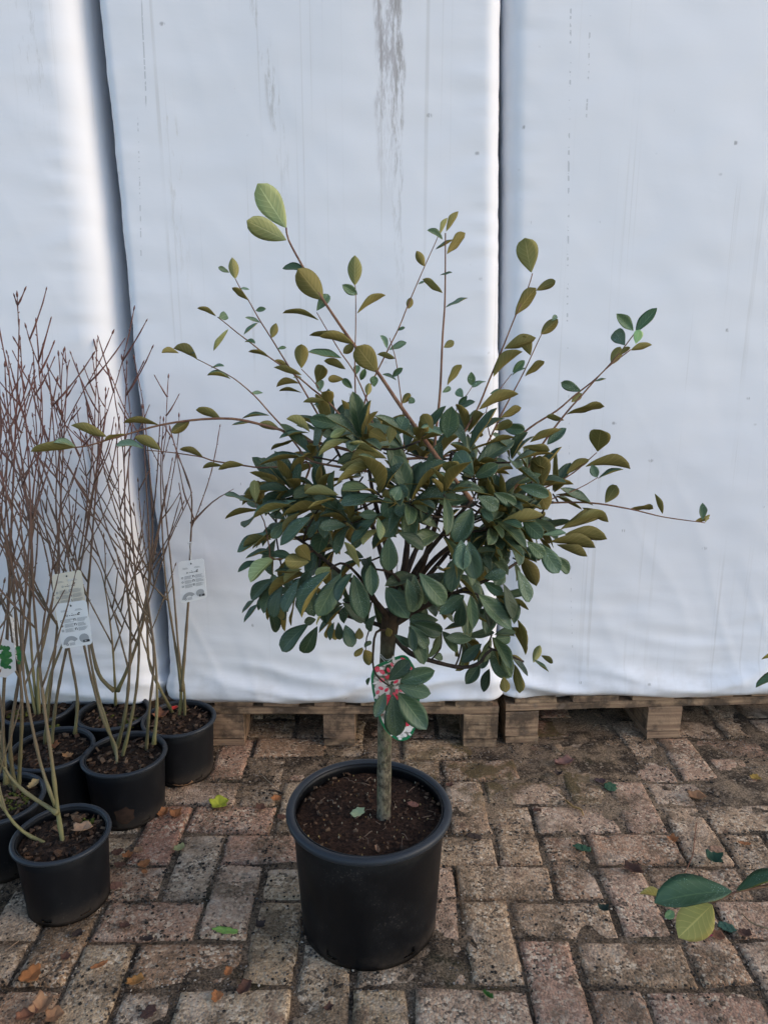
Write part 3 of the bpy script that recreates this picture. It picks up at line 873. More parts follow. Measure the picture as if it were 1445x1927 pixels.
# traced shoots: (frame, depth start, depth end, radius, points) in enlarged-photo units -> metres
Z = {'1': (0, 500, 3.0104), '4': (300, 330, 3.1413), '5': (700, 380, 2.1894), '6': (400, 750, 3.8026), '7': (740, 750, 3.381), '9': (640, 1200, 6.568), 'r': (1150, 1200, 2.966)}
def zp(k, x, y): a, b, s = Z[k]; return (a + x / s, b + y / s)
SHOOTS = [
    ('S1', -.19, -.06, .0034, [('5', 410, 1230), ('5', 290, 1080), ('5', 120, 845), ('4', 1290, 1165), ('4', 1160, 1015), ('4', 970, 740), ('4', 860, 560), ('4', 765, 385), ('4', 750, 312)]),
    ('S2', .02, .10, .0019, [('4', 1010, 1540), ('4', 935, 1410), ('4', 830, 1230), ('4', 740, 1090), ('4', 660, 960), ('4', 590, 850), ('4', 525, 735), ('4', 480, 670), ('4', 450, 612)]),
    ('S3', -.02, .02, .0019, [('4', 1120, 1480), ('4', 1000, 1340), ('4', 900, 1260), ('4', 830, 1200), ('4', 650, 1075), ('4', 540, 990), ('4', 460, 930), ('4', 400, 880), ('4', 345, 838)]),
    ('S3b', -.02, -.03, .0015, [('4', 1000, 1340), ('4', 930, 1240), ('4', 840, 1145)]),
    ('S4', -.08, -.04, .0020, [('4', 900, 1690), ('4', 830, 1620), ('4', 740, 1500), ('4', 650, 1400), ('4', 560, 1300), ('4', 440, 1200), ('4', 330, 1140), ('4', 225, 1087)]),
    ('S5', -.10, -.12, .0027, [('4', 1020, 1600), ('4', 930, 1580), ('4', 800, 1550), ('4', 720, 1505), ('4', 590, 1470), ('4', 480, 1445), ('4', 370, 1437), ('1', 1090, 875), ('1', 900, 905), ('1', 720, 955), ('1', 600, 990), ('1', 500, 1020), ('1', 420, 1030)]),
    ('S6', -.02, .0, .0021, [('6', 700, 480), ('6', 590, 480), ('6', 360, 495), ('6', 230, 480), ('6', 0, 445), ('1', 1150, 1085), ('1', 970, 1058), ('1', 830, 1045)]),
    ('S7', .05, .08, .0018, [('4', 1170, 1480), ('4', 1160, 1340), ('4', 1155, 1100), ('4', 1160, 900), ('4', 1160, 690), ('4', 1155, 650)]),
    ('S8', .03, .03, .0018, [('4', 1260, 1460), ('4', 1230, 1340), ('4', 1150, 1160), ('4', 1080, 1060), ('4', 1000, 930), ('4', 930, 810)]),
    ('A', .08, .14, .0018, [('5', -60, 930), ('5', -20, 790), ('5', 60, 620), ('5', 110, 520), ('5', 150, 420), ('5', 210, 280), ('5', 262, 165), ('5', 280, 120)]),
    ('A2', .04, .05, .0013, [('5', 135, 940), ('5', 125, 850), ('5', 110, 740), ('5', 98, 650), ('5', 72, 560)]),
    ('B', -.10, -.04, .0024, [('5', 240, 1200), ('5', 262, 960), ('5', 280, 780), ('5', 290, 560), ('5', 300, 400), ('5', 302, 128)]),
    ('C', .05, .10, .0024, [('5', 330, 1040), ('5', 360, 980), ('5', 430, 860), ('5', 480, 740), ('5', 530, 620), ('5', 590, 470), ('5', 640, 360), ('5', 660, 295)]),
    ('D', .10, .13, .0018, [('5', 470, 1010), ('5', 490, 965), ('5', 540, 860), ('5', 620, 710), ('5', 690, 560), ('5', 700, 543)]),
    ('D2', .08, .10, .0011, [('5', 470, 860), ('5', 520, 780), ('5', 575, 708)]),
    ('F', .08, .1, .0012, [('5', 320, 900), ('5', 350, 850), ('5', 400, 780), ('5', 413, 758)]),
    ('E', .0, .03, .0021, [('5', 500, 1080), ('5', 550, 1020), ('5', 650, 930), ('5', 760, 860), ('5', 830, 800), ('5', 930, 720), ('5', 1020, 620), ('5', 1085, 535)]),
    ('E2', -.06, -.03, .0023, [('5', 560, 1220), ('5', 600, 1160), ('5', 700, 1000), ('5', 790, 880), ('5', 860, 800), ('5', 960, 690), ('5', 1065, 608)]),
    ('G', .02, .04, .0019, [('5', 640, 1210), ('5', 740, 1165), ('5', 830, 1115), ('5', 925, 1032)]),
    ('G2', .0, .02, .0012, [('5', 700, 1240), ('5', 850, 1180), ('5', 930, 1135)]),
    ('H', .0, .0, .0018, [('5', 640, 1250), ('5', 730, 1240), ('5', 900, 1240), ('5', 1060, 1265), ('5', 1200, 1298), ('5', 1370, 1322)]),
    ('J', -.10, -.12, .0018, [('6', 440, 1150), ('6', 410, 1080), ('6', 370, 880), ('6', 320, 790), ('6', 305, 745)]),
]
shoot_dd = {}
for nm, d0, d1, r, pts in SHOOTS:
    full = [zp(*p) for p in pts]
    n_ = len(full)
    P3 = [W(x, y, lerp(d0, d1, i / (n_ - 1))) for i, (x, y) in enumerate(full)]
    # join the foot of the shoot to the nearest limb
    q = min(limb_pts, key=lambda a: (a - P3[0]).length + (0.05 if a.z > P3[0].z else 0))
    if (q - P3[0]).length > .006: P3 = [q] + P3
    limb(P3, r * 1.15, max(.0007, r * .42), M['shoot'], trunk, 'shoot', 6, .05)
    shoot_dd[nm] = [(f, lerp(d0, d1, i / (n_ - 1))) for i, f in enumerate(full)]
SHOOT_ALL = [q for v in shoot_dd.values() for q in v]

# traced leaves: frame -> rows of (shoot or '-', base x, base y, tip x, tip y, breadth, side, brightness)
LV = {
'4': """S1 750 310 590 62 150 o 1.9;S1 750 382 525 268 120 o 1.7;S1 875 562 735 552 40 g;S1 965 735 825 560 130 o 1.05;S1 930 800 995 705 60 g 1.6;S1 1150 1000 955 955 50 o;S1 1150 1000 1090 1050 50 o;S1 1290 1165 1175 1020 125 o 1.05;S8 1130 960 900 945 20 o .8
S2 450 612 432 492 58 o 1.4;S2 415 575 352 545 28 g 1.3;S2 525 738 435 668 38 o;S2 475 670 530 675 14 g 2;S2 570 800 628 790 28 g 1.8;S2 598 872 512 842 18 g 1.5;S2 665 960 690 878 46 o 1.1;S2 700 1025 748 1018 20 g 1.9;S2 755 1125 685 1095 30 o;S2 790 1195 838 1198 15 g 1.8;S2 825 1230 698 1252 14 o .7;S2 840 1285 715 1277 10 o .7;S2 905 1360 958 1358 10 g 1.6
S3 335 832 230 788 26 o;S3 350 845 398 825 50 g 1.5;S3 408 910 325 1030 30 o 1.7;S3 500 940 578 876 16 g 1.6;S3 505 985 565 995 14 g 1.5;S3 650 1075 530 1045 32 o;S3 840 1180 685 1135 42 o;S3b 840 1140 840 1005 80 o 1.1;S3b 930 1225 965 1130 75 o .95;S3b 945 1280 950 1210 50 g 1.4;S3 975 1330 855 1340 38 o 1.1;S3 1010 1355 990 1280 70 o
S4 225 1090 90 1028 40 o .9;S4 115 1052 18 1050 26 o 1.1;S4 210 1050 180 1055 10 g;S4 305 1140 380 1130 12 g 1.7;S4 420 1203 288 1185 14 g 1.5;S4 540 1290 610 1285 25 g 1.9;S4 650 1420 498 1438 10 g 1.2
S5 365 1440 220 1392 56 o 1.1;S5 710 1500 590 1475 48 o 1.1;S5 540 1460 435 1475 10 g 1.4
S7 1155 650 1155 482 82 o 1.5;S7 1170 705 1085 650 55 g 1.7;S7 1170 815 1330 715 34 o 1.1;S8 940 855 735 820 38 o 1.1;S8 1075 1080 890 1045 36 g 1.6;S8 1100 1145 978 1100 44 o;S8 1090 1205 1000 1200 45 o .9;S7 1270 1250 1268 1188 48 g 2.2;S7 1160 1180 1170 1125 40 g 1.7;S8 1190 1210 1215 1145 36 g 1.8;S8 1230 1300 1240 1230 40 o 1.3;S7 1140 1260 1085 1205 40 g 1.5""",
'1': """S5 1075 880 975 945 55 o .95;S5 905 905 710 893 24 o .9;S5 605 968 415 905 62 o 1.1;S5 720 955 600 988 30 o;S5 430 1028 190 1050 40 o 1.1;S5 430 1028 310 1005 35 g 1.6;S6 1385 1130 1245 1155 36 o;S6 1265 1135 1155 1148 24 o .9;S6 1150 1083 1025 1042 34 o .9;S6 910 1042 770 975 56 o 1.1;S6 815 1035 665 1018 26 g 1.8""",
'5': """A 215 265 185 205 34 o 1.1;A 290 155 228 120 24 g 1.5;A 278 135 308 68 12 o 1.5;A 262 195 332 155 12 g 1.2;B 290 375 212 322 32 o 1.1;A 150 440 160 395 28 o .9;A 190 340 215 328 10 g 1.4;A 105 530 135 518 14 g 1.5;A 70 610 138 580 28 g 1.6;A2 62 605 35 552 22 g 2;A2 95 645 25 628 28 o
B 305 122 352 42 18 o 1.2;B 308 215 380 132 34 o;B 280 302 328 292 10 g;B 303 435 390 398 16 g 1.3;B 295 600 335 575 30 o 1.2;B 310 755 365 675 26 o 1.2;B 290 785 322 765 22 g 1.5;A2 85 720 125 685 24 g 1.6;A2 100 735 45 712 12 g;A2 125 830 155 790 30 o;A2 150 830 172 810 28 g 1.5
C 655 290 630 157 86 o 1.35;C 675 365 752 325 36 o;C 588 468 670 360 48 o;C 545 605 668 560 40 o;C 652 632 625 555 46 o;C 500 720 615 622 40 o;C 440 855 595 795 40 o;C 470 740 415 765 12 g 1.5
D 695 545 762 485 44 o;D 740 490 758 468 20 g 1.5;D2 578 702 625 655 30 g 2;D2 575 715 630 688 14 g 1.8;D 630 718 705 660 26 o;D 530 890 610 850 30 o;D 500 940 570 905 36 o;D 560 920 625 945 45 g 1.2;D 485 790 545 785 22 g 1.5
F 410 757 408 703 32 g 2.2;F 375 805 350 775 34 g 1.8;F 355 838 390 802 24 g 1.3;F 345 850 420 825 26 g 1.2
E 1085 535 1168 442 44 g 1.7;E 1075 530 1010 463 40 g 1.9;E 1040 590 1000 535 58 g 1.2;E 1085 585 1100 530 36 o 2.6;E2 1065 610 1147 590 26 o 1.1;E 985 670 1020 600 42 o 1.1;E2 1020 630 1060 600 20 o;E 860 780 782 745 40 g 1.3;E 820 825 860 790 30 o 1.2;E2 915 740 962 728 10 g 1.5;E2 800 875 948 845 20 o .9;E2 720 1000 795 935 40 g 1.3;E2 650 990 770 940 26 o;E2 790 900 720 885 26 o
G 928 1028 940 945 82 o 1.1;G 880 1090 1055 1102 20 o .9;G2 925 1135 905 1085 36 g 1.8;G2 930 1140 1030 1105 10 g 1.3;G 800 1120 890 1065 35 o
H 960 1240 1005 1170 50 o 1.1;H 1060 1265 1152 1265 14 o .8;H 1195 1285 1165 1205 26 o;H 1360 1310 1360 1243 26 g 1.6;H 1370 1320 1390 1290 12 o 1.3;H 1330 1315 1385 1305 18 o;H 780 1345 950 1285 30 o;H 775 1180 905 1245 40 g 1;H 865 1260 968 1315 22 o .8""",
'6': """J 310 745 300 590 72 o 1.4;J 300 745 95 692 14 g 1.3;- 695 240 535 150 50 o 1.4;- 690 245 490 285 18 g 1.2;- 600 295 430 365 30 o .8;- 890 190 705 150 105 g 1.2;- 960 215 848 275 60 o 2;- 975 295 770 405 45 o 1.6;- 1195 395 990 320 55 o 1.4;- 1265 320 1290 190 75 o 1.3;- 1250 300 1130 240 95 o;- 1210 460 905 605 45 o 1.2;- 1200 470 920 510 80 o;- 1245 430 1000 440 60 o;- 900 690 670 680 65 o 1.3;- 870 715 690 785 28 o 1.2;- 730 640 660 640 60 o 1.2;- 1190 700 930 750 80 g 1.2;- 1260 520 1340 490 70 g 1.4;- 1270 640 1395 690 110 g 1.2;- 1240 690 1260 850 105 g 1.3;- 1345 730 1345 845 95 g 1.2;- 1310 830 1230 980 140 g 1.1;- 1265 990 1260 1220 130 g 1.2;- 1170 850 1000 1030 75 g 1;- 1180 830 1060 830 70 g;- 1190 940 1080 1045 45 o 1.6;- 1180 850 1200 1005 45 o 1.9;- 960 910 770 925 75 g .9;- 1050 1210 950 1035 60 o 1.3;- 600 730 310 835 45 g 1.6;- 600 770 310 855 30 g 1.2;- 620 820 510 950 60 o .7;- 700 850 495 1040 90 g 1.1;- 770 870 690 990 60 g .9;- 510 880 430 1000 80 g 1.2
J 400 960 185 1090 40 g 1.2;J 420 1010 230 1065 30 o .8;J 400 1080 245 1140 22 g 1.1;- 350 1165 190 1240 40 g 1;- 450 1140 280 1310 85 o 2.1;- 430 1100 560 1130 60 g .9;- 690 1170 525 1160 110 o 1.2;- 700 1160 620 1060 95 o .9;- 640 1220 520 1315 50 o 1.2;- 840 1210 745 1280 95 o 1.7;- 430 1290 285 1430 85 g .8;- 460 1300 370 1525 75 g 1.1;- 500 1340 440 1560 80 g .8;- 620 1290 515 1515 75 g 1;- 710 1200 660 1360 80 g .7;- 640 1350 630 1510 60 g .6;- 840 1240 650 1555 95 g 1.2;- 920 1250 760 1540 150 g 1.2;- 1000 1250 900 1450 80 g 1;- 1010 1260 1080 1560 140 g 1.2;- 1130 1190 1140 1400 110 g 1.1;- 1240 1350 1395 1560 150 g 1.1;- 1390 1290 1420 1510 100 g 1;- 300 1445 215 1530 24 g .8;- 330 1470 230 1595 30 g .8;- 400 1400 330 1510 40 g .9;- 410 1500 455 1665 75 g .8;- 500 1500 490 1575 50 o .9;- 690 1610 505 1805 100 g .9;- 750 1630 655 1815 105 g .8;- 850 1590 820 1710 40 o;- 870 1600 840 1725 30 g .8;- 900 1600 910 1720 60 g .7;- 950 1620 1000 1775 95 g .9;- 870 1650 880 1725 50 o;- 1050 1640 1050 1720 60 o .7;- 930 1460 1080 1590 90 g .6;- 740 1580 660 1600 60 g .8;- 1170 1550 1120 1660 50 g .7;- 860 1470 750 1620 20 o 1.7;- 1250 1640 1270 1700 55 o .9;- 1300 1690 1430 1780 60 g .8;- 1420 1640 1440 1800 70 g .8;- 1090 1770 1135 1740 30 g 1;- 1080 1790 1020 1840 40 o;- 1085 1800 1145 1890 70 o .8""",
'7': """- 1060 835 1335 735 34 o 1.2;- 1090 865 1345 895 80 o 1;- 1000 910 1270 950 70 o .9;- 1040 930 1225 998 34 o .8;- 950 870 1090 855 44 g 1.9;- 850 910 950 1000 90 g 1.4;- 930 920 1045 1100 110 g 1.5;- 1010 1000 1110 1105 70 g 1.1;- 790 1090 860 1285 85 g 1.2;- 820 1010 905 1185 95 o .6;- 480 640 290 655 75 g 1.2;- 500 700 395 905 130 g 1.1;- 395 540 250 490 45 g 1.4;- 380 490 360 405 105 o 1.1;- 510 490 400 350 120 g 1.2;- 520 500 660 420 85 g 1.2;- 560 700 630 775 60 g 1.2;- 540 620 660 700 100 g 1.1;- 640 600 775 670 80 g 1.1;- 800 560 980 620 80 g 1.3;- 900 540 975 700 130 o .75;- 950 550 930 375 120 o .8;- 690 780 940 740 34 o 1.1;- 700 780 815 820 45 g 1.3;- 820 770 940 880 100 g 1.2;- 430 900 440 1080 115 g 1.4;- 480 910 520 1140 120 g 1.1;- 575 1140 715 1110 75 g 1.2;- 580 1170 690 1240 70 g 1.3;- 450 1250 300 1365 90 g 1.5;- 490 1250 505 1460 85 g 1.1;- 440 1290 420 1440 80 g .7;- 540 1245 745 1460 130 g 1.1;- 165 1110 320 1300 130 g 1.1;- 130 1120 130 1350 110 g 1;- 285 1410 105 1410 85 g .8;- 110 1440 215 1580 85 g 1.1;- 100 1450 190 1680 100 g .9;- 130 1430 300 1490 100 g .7;- 500 1530 340 1520 75 g .9;- 560 1560 440 1670 75 g .8;- 550 1690 465 1810 80 g .7;- 590 1590 560 1715 70 g .8;- 610 1580 730 1770 120 g 1.4;- 680 1600 750 1770 80 g 1.2;- 610 1720 575 1860 60 g .6;- 700 1770 715 1865 65 o 1;- 770 1690 800 1865 55 o .9;- 840 1630 790 1415 50 o 1;- 835 1620 745 1465 40 o .9;- 890 1680 930 1575 50 o 1.5;- 940 1635 1010 1680 35 o .9;- 890 1660 985 1735 24 g 1.2;- 750 1640 850 1760 30 g .6;- 830 1680 720 1630 30 o .8;- 260 1650 310 1640 50 g 1;- 250 215 190 100 78 o .9;- 340 250 370 60 120 g 1.3;- 30 230 70 120 100 g 1.2;- 350 215 180 200 50 g 1.6;- 820 310 985 330 40 o;- 660 200 750 150 50 o;- 705 190 830 200 70 g 1.3;- 940 480 800 540 60 g 1.3;- 700 1090 650 1180 90 g .9;- 620 1090 580 1000 60 g .8;- 640 1530 740 1520 80 g 1.3;- 560 1250 610 1450 60 g .5;- 700 1180 760 1390 80 g .5;- 30 850 185 950 80 g .6;- 90 700 240 770 95 g 1;- 40 560 0 640 90 g 1.2""",
'9': """L 600 530 850 300 190 g .7;L 740 540 1155 420 200 g 1.2;L 720 600 1100 690 200 g 1.2;L 720 680 1050 1110 280 g 1.25;L 650 700 690 1195 260 g .75;L 560 680 440 970 150 g 1.1;L 340 590 370 495 40 g 1;- 280 120 180 225 70 o;- 310 150 360 335 110 o .8;- 300 120 385 50 50 g 1""",
}
CX, CY, CRX, CRY = 765, 975, 300, 270
random.seed(77)
nleaf = 0
for k, txt in LV.items():
    for row in txt.replace('\n', ';').split(';'):
        p = row.split()
        if not p: continue
        sh = p[0]; bx, by, tx, ty, w = map(float, p[1:6]); side = p[6]; br = float(p[7]) if len(p) > 7 else 1.0
        b = zp(k, bx, by); t = zp(k, tx, ty); wp = w / Z[k][2]
        if sh in shoot_dd:
            S = shoot_dd[sh]; dd = min(S, key=lambda q: (q[0][0] - b[0]) ** 2 + (q[0][1] - b[1]) ** 2)[1]; dt = U(-.012, .012)
        elif sh == 'L': dd, dt = -.105, -.012 * U(0, 1)
        else:
            rx = (b[0] - CX) / CRX; ry = (b[1] - CY) / CRY
            dd = -.225 * math.sqrt(max(0, 1 - min(1, rx * rx + ry * ry))) + U(-.02, .03); dt = U(-.02, .012)
        B = W(b[0], b[1], dd); T = W(t[0], t[1], dd + dt)
        wm = wp * (B + ROOT - CAM).dot(Vector((0, CP, -SP))) / F
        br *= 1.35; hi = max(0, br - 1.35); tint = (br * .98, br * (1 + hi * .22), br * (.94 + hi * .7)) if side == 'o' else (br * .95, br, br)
        place_leaf(tree, Vector((0, 0, 0)) if False else Vector((0, 0, 0)), B, T, wm, side, tint) if False else None
        # viewer distance is measured in world space: pass world points and the thing's origin
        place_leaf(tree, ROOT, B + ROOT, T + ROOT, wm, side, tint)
        nleaf += 1
        # leaf stalk feeding the blade of free crown leaves is part of the twigs below
        if sh == '-':
            pass

# inner rosettes filling the crown behind the traced leaves
random.seed(123)
fill = MB(); fuv = []
def add_fill(B, a, n_, L, w, k):
    me = LEAF[k]; x = a.cross(n_)
    base = len(fill.v)
    for v in me.vertices: fill.v.append(B + x * (v.co.x * w) + a * (v.co.y * L) + n_ * (v.co.z * L))
    for p in me.polygons:
        fill.f.append([i + base for i in p.vertices]); fill.m.append(p.material_index)
    ul = me.uv_layers[0].data
    for p in me.polygons:
        for li in p.loop_indices: fuv.append(tuple(ul[li].uv))
C0 = W(CX, CY - 5, 0)
LOW = [(560, 1110, .02), (610, 1120, .0), (540, 1050, .03), (600, 1010, -.02), (880, 1150, -.02), (930, 1120, .0), (965, 1050, .02), (925, 1195, -.02),
       (1005, 1000, .03), (830, 1185, -.02), (650, 1085, .04), (520, 1010, .06), (500, 960, .02), (1040, 930, .06), (1000, 905, -.05), (560, 930, -.08), (620, 960, -.12), (940, 960, -.12), (590, 860, -.12), (680, 830, -.16), (790, 830, -.17), (880, 850, -.14), (960, 870, -.1),
       (700, 1000, -.10), (765, 1000, -.13), (830, 1005, -.17), (690, 1050, -.08), (790, 1085, -.10), (845, 1075, -.14), (650, 1135, -.03), (870, 1035, -.16), (770, 950, -.2), (715, 935, -.2), (835, 930, -.2), (700, 1130, .03), (800, 1130, .05), (580, 1080, -.1), (960, 1000, -.12), (540, 1120, .06), (870, 1200, .02), (900, 1090, .05)]
extra = 0
twigs = MB()
for i in range(900):
    if extra >= 92: break
    v = Vector((random.gauss(0, 1), random.gauss(0, 1), random.gauss(0, 1))).normalized()
    rr = U(.55, 1.0)
    low = i < len(LOW)
    pos = C0 + Vector((v.x * .236 * rr, v.y * .225 * rr, v.z * .158 * rr + .010))
    if low:
        pos = W(*LOW[i]); v = (pos - C0); v.z *= 1.4; v.y -= .06; v = v.normalized()
    elif pos.y < -.10 and v.z < .02 and abs(v.x) < .6: continue
    elif v.z < -.35 and random.random() < .6: continue
    wpos = pos + ROOT - CAM
    zc = wpos.dot(Vector((0, CP, -SP))); sx = 722.5 + F * wpos.x / zc; sy = 963.5 - F * wpos.dot(Vector((0, SP, CP))) / zc
    if not low and (655 < sx < 860 and 1000 < sy < 1100 or sy > 1120): continue
    extra += 1
    axis = (Vector((v.x, v.y, v.z * .7 + .45))).normalized() if v.z > -.2 else Vector((v.x, v.y, -.35)).normalized()
    upper = v.z > .05
    if upper: axis = Vector((v.x, v.y - .2, v.z * .6 + .42)).normalized()
    q = min(limb_pts, key=lambda a: (a - pos).length)
    twigs.tube(spline([q, q.lerp(pos, .5) + Vector((U(-.01, .01), U(-.01, .01), -.008)), pos], .012), [.0018] * len(spline([q, q.lerp(pos, .5), pos], .012)) if False else .0017, 5)
    nl = random.randint(4, 6) if low else random.randint(5, 8); ph = U(0, 6.28)
    e1 = axis.orthogonal().normalized(); e2 = axis.cross(e1)
    for m in range(nl):
        an = ph + m * 2.4
        sp = U(.4, 1.3) if upper else U(.6, 1.35)
        d = (axis * math.cos(sp) + (e1 * math.cos(an) + e2 * math.sin(an)) * math.sin(sp))
        d = (d + Vector((0, 0, -.12 if v.z < .0 else .22))).normalized()
        up = (axis * .5 + Vector((0, 0, 1))).normalized()
        n_ = (up - d * up.dot(d)).normalized()
        n_ = Matrix.Rotation(U(-.5, .5), 3, d) @ n_
        L = U(.044, .082) if upper else U(.038, .074)
        add_fill(pos + d * .006, d, n_, L, L * (U(.28, .40) if upper else U(.34, .45)), random.choice([0, 1, 2, 4, 6]))
fm_ = fill.mesh('foliage', [M['leaf_top'], M['leaf_under']])
ul = fm_.uv_layers.new(name='UVMap')
for i, c in enumerate(fuv): ul.data[i].uv = c
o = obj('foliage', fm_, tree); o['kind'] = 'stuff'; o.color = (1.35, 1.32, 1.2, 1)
o = obj('twigs', twigs.mesh('twigs', [M['bark_dark']]), trunk); o['kind'] = 'stuff'
# brown dead blotch on one leaf, dried berries on threads inside the crown
mbx = MB(); random.seed(9)
for x, y, dd in ((845, 1062, -.12), (852, 1068, -.12), (905, 1075, -.1), (742, 1085, -.1), (848, 1050, -.12)):
    p = W(x, y, dd); q = p + Vector((U(-.006, .006), U(-.004, .004), .022))
    mbx.tube([q, q.lerp(p, .5) + Vector((.002, 0, 0)), p], .0006, 4)
    mbx.add([p + v * .0028 for v in IV], [list(f) for f in IF])
o = obj('dried_berries', mbx.mesh('dried_berries', [M['bark_dark']]), trunk); o['kind'] = 'stuff'

# ------------------------------------------------------------------ picture label on the tree
def card(name, outline, n_, thick, mats):
    """flat outline (list of points, counter-clockwise seen from +n_) with thickness"""
    k = len(outline); vs = [p + n_ * thick * .5 for p in outline] + [p - n_ * thick * .5 for p in outline]
    fs = [list(range(k)), list(range(2 * k - 1, k - 1, -1))] + [[i, k + i, k + (i + 1) % k, (i + 1) % k] for i in range(k)]
    return mesh(name, vs, fs, mats, False)
def label_outline(sc):
    pts = [(380, 480), (392, 620), (425, 780), (490, 1020), (560, 1140), (640, 1225), (720, 1270), (800, 1270), (870, 1225), (920, 1140), (960, 1000), (980, 800), (972, 600), (940, 420), (880, 300), (830, 235), (770, 215), (680, 240), (560, 290), (450, 340), (405, 390)]
    cx = sum(p[0] for p in pts) / len(pts); cy = sum(p[1] for p in pts) / len(pts)
    P = []
    for x, y in pts:
        a, b = zp('9', cx + (x - cx) * sc[0], cy + (y - cy) * sc[1])
        P.append(atd(a, b, D0 - .05 - (b - 1240) * .00012))
    return spline(P + [P[0]], .004)[:-1]
lo_ = label_outline((1, 1))
lc = sum(lo_, Vector()) / len(lo_)
ln = (lo_[0] - lc).cross(lo_[len(lo_) // 4] - lc).normalized()
if ln.y > 0: ln = -ln; 
lab = thing('plant_label', lc, 'green edged picture label of pink and white flowers hanging on the tree trunk', 'label')
def orient(P, n_):
    s = (P[0] - lc).cross(P[len(P) // 4] - lc)
    return P if s.dot(n_) > 0 else P[::-1]
obj('card', card('card', [p - lc for p in orient(lo_, ln)], ln, .0012, [M['green']]), lab)
li_ = label_outline((.90, .925))
obj('picture', card('picture', [p - lc + ln * .0011 for p in orient(li_, ln)], ln, .0006, [M['print']]), lab)
random.seed(3)
def blobs(name, spec, mat, lift):
    mbx = MB()
    for x, y, r, e in spec:
        a, b = zp('9', x, y); c = atd(a, b, D0 - .05 - (b - 1240) * .00012) - lc
        rr = r / 6.568 * 1.29 / F; ph = U(0, 3)
        e1 = ln.orthogonal().normalized(); e2 = ln.cross(e1)
        P = [c + ln * lift + (e1 * math.cos(q) * math.cos(ph) * rr - e1 * math.sin(q) * math.sin(ph) * rr * e + e2 * math.cos(q) * math.sin(ph) * rr + e2 * math.sin(q) * math.cos(ph) * rr * e) for q in [i * math.pi / 5 for i in range(10)]]
        mbx.add(P, [list(range(10))])
    obj(name, mbx.mesh(name, [mat], False), lab)
blobs('printed_flowers', [(460, 385, 42, .8), (520, 420, 40, .7), (595, 395, 34, .6), (515, 520, 40, .7), (505, 620, 34, .7), (465, 670, 32, .7), (575, 640, 34, .6), (590, 720, 40, .6), (665, 700, 32, .7), (700, 660, 36, .6), (690, 540, 38, .5), (870, 375, 30, .8), (760, 650, 34, .5), (640, 330, 30, .6), (780, 260, 40, .4)], M['pink'], .0019)
blobs('printed_blossoms', [(640, 1190, 26, .6), (720, 1210, 32, .7), (760, 1170, 34, .7), (800, 1200, 30, .8), (845, 1150, 30, .6), (880, 1095, 34, .7), (910, 1050, 26, .7), (740, 1245, 26, .6), (860, 1190, 24, .6), (660, 270, 50, .35), (450, 720, 40, .4), (430, 560, 30, .4)], M['white_print'], .0017)
mbx = MB()
a0 = atd(*zp('9', 500, 235), D0 - .02); b0 = atd(*zp('9', 640, 255), D0 - .052); c0_ = atd(*zp('9', 655, 225), D0 - .02)
mbx.tube(spline([a0 - lc, (a0.lerp(b0, .5) + Vector((0, -.012, -.003))) - lc, b0 - lc, c0_ - lc], .004), .0007, 5)
mbx.tube(spline([a0 - lc + Vector((0, .004, .003)), (a0.lerp(b0, .5) + Vector((0, -.011, .001))) - lc, b0 - lc], .004), .0007, 5)
obj('string', mbx.mesh('string', [M['string']]), lab)

